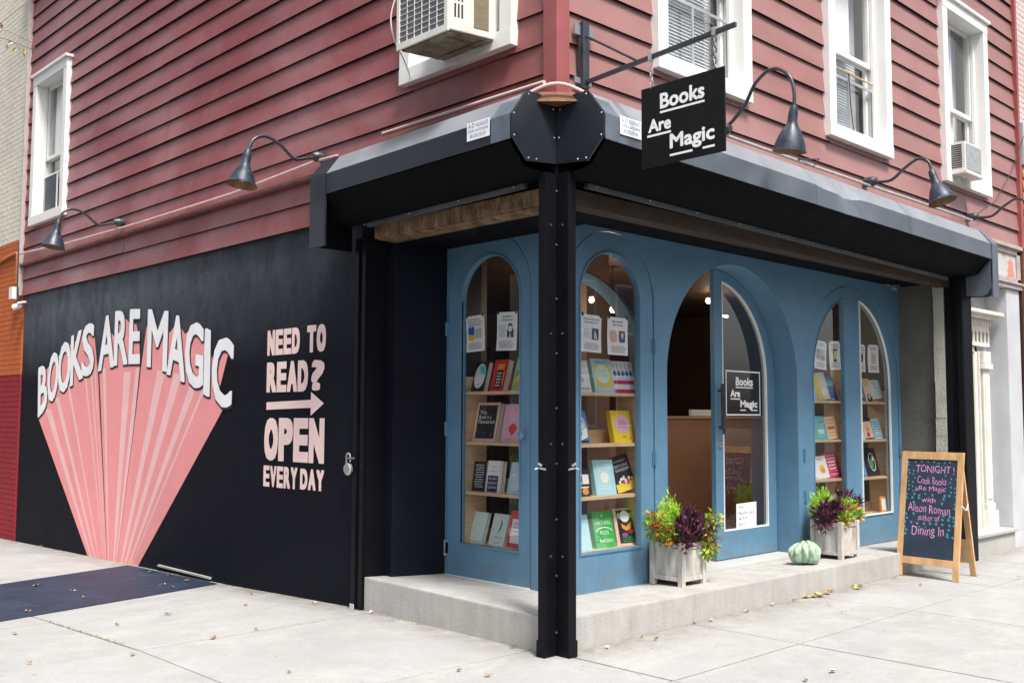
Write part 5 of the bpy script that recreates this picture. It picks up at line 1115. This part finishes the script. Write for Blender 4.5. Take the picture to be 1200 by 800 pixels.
book('F', 5.44, SG[2]-.015, .30, .30, .03, 'k', [('e', .55, .50, .26, .33, 'w'), ('e', .55, .50, .22, .29, 'k'), ('e', .50, .44, .13, .17, 'g'), ('e', .66, .62, .07, .09, 'w'), ('e', .28, .42, .06, .04, 'r')], 'big black book with a white ring, third shelf of the far doors', ang=-4)
book('F', 5.62, .461, .13, .165, .02, 'o', [('r', .15, .12, .85, .85, 'w')], 'small orange framed card on the bottom shelf of the far doors', ang=4, lean=6, dep=.08)

# ================================================================== PLANTERS
def planter(x, y, z, w, h, rot, label):
    o = thing('planter_box', (x, y, z), label, 'planter')
    o.rotation_euler = (0, 0, radians(rot)); off = Vector((x, y, z))
    pst = .042
    def B(nm, *b_):
        mb_ = MB(); mb_.box(*b_); mb_.v = [tuple(Vector(v)+off) for v in mb_.v]; return mb_.build(nm, M_GREYW, o, bevel=.004)
    for a, c_ in ((0, 0), (w-pst, 0), (0, w-pst), (w-pst, w-pst)): B('corner_post', a, c_, 0, a+pst, c_+pst, h)
    for k in range(2):
        yy = .006 if k == 0 else w-.026
        B('side_rail', pst+.001, yy, .04, w-pst-.001, yy+.02, .075); B('side_rail', pst+.001, yy, h-.05, w-pst-.001, yy+.02, h-.008)
        B('side_panel', pst+.001, yy+.008, .076, w-pst-.001, yy+.016, h-.051)
        B('side_rail', yy, pst+.001, .04, yy+.02, w-pst-.001, .075); B('side_rail', yy, pst+.001, h-.05, yy+.02, w-pst-.001, h-.008)
        B('side_panel', yy+.008, pst+.001, .076, yy+.016, w-pst-.001, h-.051)
    mb_ = MB(); mb_.box(.03, .03, h-.06, w-.03, w-.03, h-.045); mb_.v = [tuple(Vector(v)+off) for v in mb_.v]; mb_.build('soil', mat('potting_soil', (.03, .02, .012), .95, .4, 30), o)
    return o
planter(1.595, .235, .193, .305, .325, 0, 'whitewashed square wooden planter left of the open entrance')
planter(3.85, .165, .182, .315, .34, -2, 'whitewashed square wooden planter right of the entrance beside the gourd')
def leafq(mb_, p, d, L, wd, up, fold=.25, nseg=1):
    d = d.normalized(); s = d.cross(up)
    if s.length < .01: s = d.orthogonal()
    s.normalize(); nn_ = s.cross(d)
    a = p; m1 = p+d*L*.45; e = p+d*L-nn_*L*.10
    mb_.q([a, m1+s*wd/2+nn_*wd*fold, e, m1-s*wd/2+nn_*wd*fold, m1-nn_*.0], [(0, 1, 4), (1, 2, 4), (2, 3, 4), (3, 0, 4)])
def plant(name, base_, blobs, nleaf, L, wd, mats, label, cat='plant', seed=1, upb=.5, stems=14, plume=False):
    r = random.Random(seed); o = thing(name, base_, label, cat); base_ = Vector(base_)
    ms = MB(); tips = []
    for i in range(stems):
        c, rad = blobs[r.randrange(len(blobs))]; c = Vector(c)
        v = Vector((r.gauss(0, 1), r.gauss(0, 1), r.gauss(0, 1))).normalized()*r.uniform(.3, .85); tp = c+Vector((v.x*rad[0], v.y*rad[1], v.z*rad[2]))
        b0 = base_+Vector((r.uniform(-.05, .05), r.uniform(-.05, .05), 0)); mid = b0.lerp(tp, .5)+Vector((r.uniform(-.03, .03), r.uniform(-.03, .03), .03))
        ms.tube([b0, mid, tp], [.0045, .003, .0015], 5, cap=False); tips.append(tp)
    ms.build('stem', M_STEM if mats[0] is not L_PUR else L_PUR, o)
    mbs = [MB() for _ in mats]; wts = [1/len(mats)]*len(mats)
    if plume:
        # feathery upright sprays
        for i in range(nleaf//14):
            c, rad = blobs[r.randrange(len(blobs))]; c = Vector(c)
            ang = r.uniform(0, 2*pi); rr = r.uniform(0, 1)**.6
            b0 = Vector((c.x+rad[0]*.75*rr*cos(ang), c.y+rad[1]*.75*rr*sin(ang), c.z-rad[2]+r.uniform(0, 1.25)*rad[2]*(1-rr*.35)))
            d = Vector((cos(ang)*.30*rr, sin(ang)*.30*rr, 1)).normalized(); ln = r.uniform(.5, .9)*rad[2]*(1-.35*rr)
            k = 0 if r.random() < .6 else len(mats)-1
            for j in range(14):
                p = b0+d*ln*j/14; sd_ = Vector((r.gauss(0, 1), r.gauss(0, 1), 0)).normalized()
                leafq(mbs[k], p, d*1.0+sd_*r.uniform(.35, .75), L*(1-.4*j/14)*r.uniform(.8, 1.2), wd, Vector((r.gauss(0, 1), r.gauss(0, 1), .2)), .1)
    else:
        for i in range(nleaf):
            c, rad = blobs[r.randrange(len(blobs))]; c = Vector(c)
            v = Vector((r.gauss(0, 1), r.gauss(0, 1), r.gauss(0, 1))).normalized(); q_ = r.uniform(.35, 1.05)
            p = c+Vector((v.x*rad[0]*q_, v.y*rad[1]*q_, v.z*rad[2]*q_))
            d = (v*r.uniform(.4, 1)+Vector((r.gauss(0, .3), r.gauss(0, .3), upb+r.gauss(0, .3))))
            k = int(min(len(mats)-1, max(0, (sin(p.x*47+seed)+sin(p.z*53)+sin(p.y*41))*.33*len(mats)/2+len(mats)/2+r.gauss(0, .6))))
            sc_ = r.uniform(.4, 1.35); leafq(mbs[k], p, d, L*sc_, wd*sc_*r.uniform(.8, 1.2), Vector((r.gauss(0, .4), r.gauss(0, .4), 1)))
    for k, m_ in enumerate(mbs):
        if m_.v: q_ = m_.build('foliage', mats[k], o); q_['kind'] = 'stuff'
    return o
PZ = .475
plant('golden_cypress', (1.72, .43, PZ), [((1.70, .44, .74), (.105, .09, .19)), ((1.74, .42, .66), (.13, .1, .13)), ((1.66, .44, .62), (.09, .08, .12))], 5600, .034, .0062, [L_LIME2, L_LIME], 'lime green feathery cypress standing at the back of the left planter', seed=2, plume=True)
plant('dark_purple_plant', (1.74, .36, PZ), [((1.70, .26, .60), (.11, .08, .11)), ((1.78, .30, .66), (.10, .08, .08)), ((1.62, .24, .53), (.07, .05, .10)), ((1.84, .26, .56), (.06, .06, .09))], 520, .072, .022, [L_PUR, L_PUR, L_PUR2], 'dark purple pointed-leaf plant at the front of the left planter', seed=3, upb=.7)
plant('red_green_plant', (1.64, .42, PZ), [((1.50, .40, .62), (.11, .07, .08)), ((1.44, .36, .69), (.08, .06, .05)), ((1.57, .33, .56), (.07, .05, .06))], 620, .046, .018, [L_GRN, L_GRN, L_LIME, L_RED, L_GRN], 'red and green small-leaved plant at the left of the left planter', seed=4, upb=.2)
plant('yellow_orange_plant', (1.86, .30, PZ), [((1.93, .24, .56), (.09, .07, .10)), ((1.98, .22, .66), (.05, .05, .07)), ((1.90, .21, .46), (.06, .05, .07))], 480, .048, .020, [L_GRN, L_LIME, L_YEL, L_GRN, L_PUR2], 'yellow green plant trailing over the right side of the left planter', seed=5, upb=.05)
QZ = .48
plant('golden_cypress', (3.98, .40, QZ), [((3.96, .42, .72), (.12, .09, .15)), ((4.04, .42, .66), (.12, .09, .11)), ((3.88, .42, .64), (.09, .08, .10))], 5000, .034, .0062, [L_LIME2, L_LIME], 'lime green feathery cypress standing at the back of the right planter', seed=6, plume=True)
plant('dark_purple_plant', (3.92, .32, QZ), [((3.80, .30, .60), (.12, .09, .09)), ((3.74, .27, .53), (.09, .07, .08)), ((3.93, .27, .62), (.09, .06, .07))], 480, .072, .023, [L_PUR, L_PUR, L_PUR2], 'dark purple leafy plant spreading over the left side of the right planter', seed=7, upb=.5)
plant('red_green_plant', (4.06, .32, QZ), [((4.08, .24, .60), (.15, .09, .10)), ((4.20, .30, .62), (.14, .09, .09)), ((3.98, .20, .54), (.10, .05, .06)), ((4.30, .26, .55), (.08, .06, .06))], 1400, .042, .017, [L_GRN, L_LIME, L_GRN, L_YEL, L_RED], 'bushy red, green and yellow plant filling the front of the right planter', seed=8, upb=.3)
plant('purple_tipped_plant', (4.14, .34, QZ), [((4.20, .32, .72), (.09, .06, .05)), ((4.38, .30, .64), (.06, .05, .05))], 150, .066, .018, [L_PUR2, L_PUR], 'purple leaf spikes rising at the right of the right planter', seed=9, upb=1.2)
# gourd
gd = thing('gourd', (3.385, .255, .19), 'lumpy pale green gourd sitting on the step beside the right planter', 'gourd')
mb = MB(); V = []; F = []; nu, nv = 72, 26
for j in range(nv+1):
    ph = pi*j/nv
    for i in range(nu):
        th = 2*pi*i/nu; lobe = abs(sin(th*4.5+.5*sin(2*th)+.3)); r_ = .138*(max(1e-4, sin(ph))**.72)*(.74+.29*lobe**.55)*(1+.09*sin(2*th+2.4)+.05*sin(3*th+1)+.05*sin(7*th+ph*3)+.03*sin(11*th-ph*5))
        z = .098+.098*cos(ph)-(.045*math.exp(-(sin(ph)/.28)**2) if ph < pi/2 else -.02*math.exp(-(sin(ph)/.35)**2))+.022*sin(2*th+.6)*sin(ph)+.020*(lobe-.5)*sin(ph)*(cos(ph) > 0)
        V.append((3.385+r_*cos(th), .255+r_*sin(th)*.9, .19+max(.001, z)))
for j in range(nv):
    for i in range(nu): F.append((j*nu+i, j*nu+(i+1) % nu, (j+1)*nu+(i+1) % nu, (j+1)*nu+i))
mb.q(V, F); go = mb.build('gourd_body', M_GOURD, gd, smooth=True)
MB().tube(smoothpath([(3.385, .255, .33), (3.39, .255, .36), (3.40, .25, .385)]), [.016]*5+[.013]*5+[.011]).build('stem', M_STEM, gd, smooth=True)

# ================================================================== A-BOARD
ab = thing('sandwich_board', (4.83, -.27, 0), 'wooden A-frame chalkboard with pink chalk writing standing on the pavement by the step', 'sandwich board')
def fA(a, b_, d):   # a: 0..1 across from the wall side to the street side, b: height along the leaning frame, d: thickness away from the viewer
    lean = .165; yw = a*.585
    bx_ = Vector((4.605, .035, 0))+Vector((-.055, -.998, 0))*yw
    return tuple(bx_+Vector((.998, -.055, 0))*(b_*lean+d)+Vector((0, 0, b_)))
def hx(m_, a0, a1, b0, b1, d0, d1): m_.hexa([fA(a0, b0, d0), fA(a1, b0, d0), fA(a1, b0, d1), fA(a0, b0, d1), fA(a0, b1, d0), fA(a1, b1, d0), fA(a1, b1, d1), fA(a0, b1, d1)])
for a0, a1 in ((0, .092), (.908, 1)):
    mb = MB(); hx(mb, a0, a1, .0, 1.135, 0, .025); mb.build('leg', M_OAK, ab, bevel=.003)
mb = MB(); hx(mb, .093, .907, 1.065, 1.134, .001, .024); mb.build('top_rail', M_OAK, ab, bevel=.003)
mb = MB(); hx(mb, .093, .907, .115, .178, .001, .024); mb.build('bottom_rail', M_OAK, ab, bevel=.003)
mb = MB(); hx(mb, .085, .915, .179, 1.064, .008, .018); bd = mb.build('chalkboard', M_CHALK, ab)
fc_ = lambda a, b_: fA(a, b_, .0068)
r = random.Random(4)
def chalk(s, a0, a1, b0, b1, tiltb=0, m_=M_CHALKP, off=-.012):
    mb_ = MB(); TC[(s, 0, ())] = text2d(s, -.010); ph = len(s)*1.7
    put_text(mb_, s, lambda a, b_: fc_(a+.0035*sin(b_*70+a*15+ph), b_+(a-.5)*tiltb+.004*sin(a*31+ph)+.001*sin(a*90)), a0, a1, b0, b1); mb_.build('chalk_word', m_, bd)
def strokes(lst, m_, th, name='chalk_word'):
    mb_ = MB()
    for k, pts in enumerate(lst):
        V_, F_ = ribbon([(p[0]*.585, p[1]) for p in pts], th); mb_.q([fA(v[0]/.585, v[1], .0066-.0002*(k % 5)) for v in V_], F_)
    mb_.build(name, m_, bd)
chalk('TONIGHT !', .24, .86, .945, 1.01, -.02, off=.0)
chalk('Cook Books', .27, .74, .84, .905, -.02); chalk('aRe Magic', .24, .74, .765, .825, .0)
chalk('with', .36, .58, .675, .725, .01); chalk('Alison Roman', .14, .82, .580, .655, -.03); chalk('author of', .31, .66, .510, .565, .0)
chalk('Dining In', .22, .74, .355, .465, .02, off=.0)
mb = MB()
cells = [(i, j) for i in range(9) for j in range(19)]
busy = [(.22, .88, .94, 1.015), (.26, .76, .76, .91), (.35, .60, .67, .73), (.12, .84, .575, .66), (.30, .68, .50, .57), (.20, .76, .335, .47)]
cc = 0
for i, j in cells:
    a = .12+.098*i+r.uniform(-.02, .02); z = 1.04-.037*j+r.uniform(-.008, .008)
    if z < .305 or any(b_[0]-.01 < a < b_[1]+.01 and b_[2]-.008 < z < b_[3]+.008 for b_ in busy): continue
    if z < .93 and r.random() < .15: continue
    s_ = .008 if z > .75 else .014
    for k in range(3):
        an = r.uniform(0, .6)+k*pi/3; V_, F_ = ribbon([(a*.585-s_*cos(an), z-s_*sin(an)), (a*.585+s_*cos(an), z+s_*sin(an))], .0042); mb.q([fA(v[0]/.585, v[1], .0066-.0002*k) for v in V_], F_)
mb.build('chalk_star', M_CHALKB, bd)
# rear frame
def fB(a, b_, d):
    lean = .20; yw = a*.585; bx_ = Vector((5.115, .065, 0))+Vector((-.055, -.998, 0))*yw
    return tuple(bx_+Vector((.998, -.055, 0))*(-b_*lean-.0+d)+Vector((0, 0, b_)))
def hb(m_, a0, a1, b0, b1, d0, d1): m_.hexa([fB(a0, b0, d0), fB(a1, b0, d0), fB(a1, b0, d1), fB(a0, b0, d1), fB(a0, b1, d0), fB(a1, b1, d0), fB(a1, b1, d1), fB(a0, b1, d1)])
for a0, a1 in ((0, .092), (.908, 1)): mb = MB(); hb(mb, a0, a1, .0, 1.12, -.025, 0); mb.build('leg', M_OAK, ab, bevel=.003)
mb = MB(); hb(mb, .093, .907, 1.05, 1.119, -.024, -.001); mb.build('top_rail', M_OAK, ab, bevel=.003)
mb = MB(); hb(mb, .093, .907, .115, .30, -.024, -.001); mb.build('bottom_rail', M_OAK, ab, bevel=.003)
mb = MB(); hb(mb, .085, .915, .301, 1.049, -.018, -.008); mb.build('rear_chalkboard', M_CHALK, ab)
mb = MB(); hb(mb, .70, .98, .16, .335, -.032, -.0265); mb.build('gusset_plate', M_OAK, ab, bevel=.002)
MB().tube(smoothpath([fA(1.0, .66, .02), tuple((Vector(fA(1.0, .62, .1))+Vector((0, 0, .0)))), fB(1.0, .66, -.02)]), .006, 6).build('cord', M_WHITE, ab)

# ================================================================== FALLEN LEAVES
LEAF = [(0.01,8.74),(-1.21,5.33),(-1.10,4.75),(-1.18,4.30),(-1.74,3.96),(-2.12,3.06),(-2.39,1.97),(-1.87,1.75),(-1.52,2.82),(-1.08,2.96),(-0.40,4.50),(-0.42,4.28),(-0.08,5.0),(-0.15,4.55),(-0.1,5.40),(-0.16,3.34),(-0.08,2.54),(-0.95,1.90),(-1.29,1.85),(-0.47,2.90),(-1.40,0.75),(0.37,-0.09),(0.79,-0.15),(1.37,-0.03),(0.77,-0.04),(-.05,1.83),(-0.04,0.33),(-0.68,0.12),(-0.64,-0.08),(3.68,-0.03),(3.10,-.03),(3.03,-.07),(3.74,-.06),(3.60,-0.10),(4.42,-0.05),(4.18,-0.39),(2.69,-0.04),(1.56,-.04),(0.85,-1.36),(0.57,-1.35),(2.03,-0.03),(2.9,-.02),(2.95,-.05),(3.2,-.05),(3.3,-.02),(2.4,-.02)]
def onstrip(x, y): return x < 0 and nearp(x) < y < farp(x)
seen = {}
rl = random.Random(12)
for i, (x, y) in enumerate(LEAF):
    m_ = rl.choice([L_BRN, L_DYE, L_BRN, L_PALE]) if i != 17 else L_GRE
    s_ = rl.uniform(.018, .036) if not (2.8 < x < 3.8) else rl.uniform(.035, .07)
    mb = MB(); n = 9; V = []; an0 = rl.uniform(0, 6.28)
    for k in range(n):
        an = an0+2*pi*k/n; rr = s_*(.5+.5*abs(cos(an-an0)))*rl.uniform(.6, 1.0); V.append((x+rr*cos(an), y+rr*.8*sin(an), gz(y)+.006+rl.uniform(0, .020)))
    V.append((x, y, gz(y)+.008)); mb.q(V, [(k, (k+1) % n, n) for k in range(n)])
    tx_, ty_ = x-s_*1.3*cos(an0), y-s_*1.3*sin(an0); mb.tube([(x, y, gz(y)+.012), (tx_, ty_, gz(y)+.018)], .0015, 4)
    col = 'brown' if m_ is L_BRN else 'yellow' if m_ is L_DYE else 'greenish' if m_ is L_GRE else 'pale'
    if onstrip(x, y): pl_ = 'lying on the navy painted band'
    elif x < 0 and y > 2.2: pl_ = 'on the side pavement beside the black mural wall'
    elif x < 0: pl_ = 'on the pavement at the left of the corner post'
    elif y > -.25 and x > 2: pl_ = 'along the foot of the step near the gourd'
    elif y > -.25: pl_ = 'on the pavement just right of the corner post'
    else: pl_ = 'on the open pavement in front of the shop'
    o = mb.build('fallen_leaf', m_); seen.setdefault((col, pl_), []).append((x-y*1.05, o))
ORD = ['leftmost', 'second from left', 'third from left', 'fourth from left', 'fifth from left', 'sixth from left', 'seventh from left', 'eighth from left', 'ninth from left']
for (col, pl_), lst in seen.items():
    lst.sort(key=lambda q_: q_[0]); n_ = len(lst)
    for i, (_, o) in enumerate(lst): tag(o, ('dry %s leaf %s' % (col, pl_)) if n_ == 1 else '%s %s leaf %s' % (ORD[i] if i < n_-1 or n_ < 2 else 'rightmost', col, pl_), 'leaf', 'fallen leaves on the pavement')
# weeds in joints
mb = MB(); rw = random.Random(5)
for (x0, y0, x1, y1, n) in ((-1.78, 2.1, -1.78, 3.6, 130), (-.02, 1.2, -.02, 1.9, 40), (.0, .1, .0, .5, 26), (-.4, 1.86, -.9, 1.86, 16)):
    for i in range(n):
        t_ = rw.random(); p = Vector((x0+(x1-x0)*t_+rw.gauss(0, .006), y0+(y1-y0)*t_+rw.gauss(0, .006), 0)); p.z = gz(p.y)-.004
        leafq(mb, p, Vector((rw.gauss(0, .5), rw.gauss(0, .5), .5)), rw.uniform(.012, .026), .005, Vector((0, 0, 1)))
o = mb.build('joint_weeds', L_GRN); o['kind'] = 'stuff'; tag(o, 'thin green moss and weeds growing in the pavement joints', 'weeds')

# ================================================================== NEIGHBOURING BUILDINGS
def brickwall(fm, a0, a1, z0, z1, parent, m, m2, seed, bl=.205, bh=.068, dep=.0):
    r = random.Random(seed); mb_ = MB(); z = z0; k = 0
    while z < z1-.01:
        a = a0-(bl/2 if k % 2 else 0)
        while a < a1:
            e0, e1 = max(a, a0)+.004, min(a+bl, a1)-.004
            if e1-e0 > .02:
                j = r.uniform(-.0025, .0); p0, p1 = fm(e0, z+.004, dep+j), fm(e1, min(z+bh, z1)-.004, dep+.05)
                mb_.box(*p0, *p1)
            a += bl
        z += bh; k += 1
    o = mb_.build('brick_course', m, parent); o['kind'] = 'stuff'
    q = MB(); q.box(*fm(a0, z0, dep+.003), *fm(a1, z1, dep+.2)); q.build('mortar_wall', m2, parent); return o
nl = thing('brick_building', (.1, 12, 0), 'brick building at the far left painted cream, orange and dark red', 'building')
mC = masonry('cream_painted_brick', (.70, .67, .58), .2, (.58, .55, .47), .3); mO = masonry('orange_painted_brick', (.50, .13, .04), .3, (.45, .12, .04), .4); mR = masonry('dark_red_painted_brick', (.26, .02, .03), .3, (.16, .05, .05), .4)
brickwall(fL, 9.76, 11.6, -.35, 1.98, nl, mR, mR, 1, dep=.02); brickwall(fL, 9.76, 11.6, 1.981, 3.80, nl, mO, mO, 2, dep=.02); brickwall(fL, 9.76, 11.6, 3.801, 8.2, nl, mC, mC, 3, dep=.02)
MB().box(.1, 11.61, -.6, 6, 30, 8.2).build('long_wall', mC, nl); MB().box(.23, 9.76, -.4, 6, 11.6, 8.2).build('body', mC, nl)
mb = MB(); mb.tube(smoothpath([(-.0, 10.9, 3.55), (-.0, 10.1, 3.62), (-.0, 9.98, 3.55), (-.0, 9.97, 3.2)]), .02, 8); mb.build('drain_pipe', mat('orange_pipe', (.5, .16, .05), .5), nl)
nr = thing('brick_and_timber_building', (9.6, .1, 0), 'neighbouring building at the far right with pale pink brick above orange timber cladding', 'building')
mPk = masonry('pale_pink_brick', (.62, .50, .48), .4, (.5, .3, .3), .4); mMo = mat('pale_mortar', (.42, .35, .34), .9)
brickwall(fF, 7.98, 9.6, 4.96, 8.0, nr, mPk, mMo, 4, dep=-.02); MB().box(7.97, -.07, 4.45, 9.6, .1, 4.955).build('pale_fascia', M_GREYP, nr)
for i in range(30):
    z = .0+i*.148; MB().hexa([(7.98, -.055, z), (9.6, -.055, z), (9.6, .03, z), (7.98, .03, z), (7.98, -.035, z+.147), (9.6, -.035, z+.147), (9.6, .03, z+.147), (7.98, .03, z+.147)]).build('timber_board', mat('orange_timber', (.50, .19, .05), .5, .25, 6, .2, 40, stretch=(.3, 1, 3)), nr)
MB().box(7.9, -.02, -.05, 7.965, .1, 4.44).build('dark_corner_trim', mat('dark_brown_trim', (.06, .025, .02), .5), nr)
MB().box(7.99, .15, -.2, 16, 9, 8.2).build('body', mPk, nr)
def street_house(x, y, w, h, axis, mcol, label, seed):
    o = thing('row_house', (x, y, 0), label, 'building'); r = random.Random(seed)
    m_ = masonry('far_brick_%s' % seed, mcol, .3, tuple(c*.7 for c in mcol), .4); g = MATS.get('far_window_glass') or mat('far_window_glass', (.04, .05, .06), .12, .2, 3)
    if axis == 'F':
        MB().box(x, y, -.2, x+w, y-6, h).build('wall', m_, o); MB().box(x-.05, y+.25, h-.5, x+w+.05, y+.001, h+.1).build('cornice', M_CREAM, o)
        n = int(w/2.1)
        for i in range(n):
            for z in (1.1, 4.3, 7.2):
                if z+1.8 < h: 
                    q = MB().box(x+.6+i*2.05, y+.05, z, x+1.6+i*2.05, y+.001, z+1.75).build('window', M_CREAM, o); MB().box(x+.68+i*2.05, y+.06, z+.08, x+1.52+i*2.05, y+.051, z+1.67).build('pane', g, q)
    else:
        MB().box(x, y, -.6, x-6, y+w, h).build('wall', m_, o); MB().box(x+.25, y-.05, h-.5, x+.001, y+w+.05, h+.1).build('cornice', M_CREAM, o)
        n = int(w/2.1)
        for i in range(n):
            for z in (1.1, 4.3, 7.2):
                if z+1.8 < h:
                    q = MB().box(x+.05, y+.6+i*2.05, z, x+.001, y+1.6+i*2.05, z+1.75).build('window', M_CREAM, o); MB().box(x+.06, y+.68+i*2.05, z+.08, x+.051, y+1.52+i*2.05, z+1.67).build('pane', g, q)
    return o
street_house(-3.0, -17, 9.0, 9.6, 'F', (.28, .11, .075), 'dark red brick row house across the front street, reflected in the windows', 21)
street_house(6.2, -17, 9.0, 10.2, 'F', (.42, .30, .20), 'tan brick row house across the front street, reflected in the windows', 22)
street_house(15.4, -17, 11.0, 9.2, 'F', (.25, .10, .08), 'brown-red brick row house across the front street, right of the tan one', 23)
street_house(-16, 3.0, 9.0, 9.4, 'L', (.30, .13, .09), 'red brick row house across the side street, nearer the corner', 24)
street_house(-16, 12.2, 9.0, 10.0, 'L', (.36, .30, .25), 'grey-tan brick row house across the side street, farther from the corner', 25)

# ================================================================== BRANCH AT THE TOP LEFT
br = thing('overhanging_branch', (-2.55, 3.05, 3.9), 'thin bare twigs with a few yellow leaves hanging in at the top left', 'branch')
mb = MB()
mb.tube(smoothpath([(-2.9, 3.2, 3.75), (-2.6, 3.08, 3.92), (-2.42, 3.0, 4.10), (-2.30, 3.0, 4.24), (-2.22, 3.0, 4.33)]), .0035, 5)
mb.tube(smoothpath([(-2.7, 3.1, 3.86), (-2.5, 3.0, 4.0), (-2.38, 3.0, 4.03), (-2.28, 3.0, 4.02), (-2.17, 3.0, 4.0)]), .003, 5)
mb.tube(smoothpath([(-2.45, 3.0, 4.02), (-2.36, 3.0, 4.09), (-2.26, 3.0, 4.07), (-2.16, 3.0, 4.045)]), .002, 5); mb.tube([(-2.30, 3.0, 4.02), (-2.25, 3.0, 3.98)], .002, 5)
mb.build('twig', mat('twig_bark', (.22, .16, .13), .8), br)
for (x, z, s_, m_) in ((-2.275, 3.985, .045, L_GRE), (-2.245, 3.965, .045, L_GRE), (-2.215, 3.98, .035, L_DYE), (-2.39, 4.135, .045, L_BRN), (-2.30, 4.03, .05, L_PALE), (-2.17, 4.03, .035, L_BRN), (-2.25, 4.0, .04, L_DYE), (-2.34, 4.0, .04, L_PALE)):
    mb = MB(); leafq(mb, Vector((x, 3.0, z)), Vector((rl.uniform(-1, 1), .2, -.6)), s_, s_*.55, Vector((0, -1, .3))); mb.build('leaf', m_, br)
print('objects', len(bpy.data.objects), 'tris', sum(len(o.data.polygons)*2 for o in bpy.data.objects if o.type == 'MESH'))
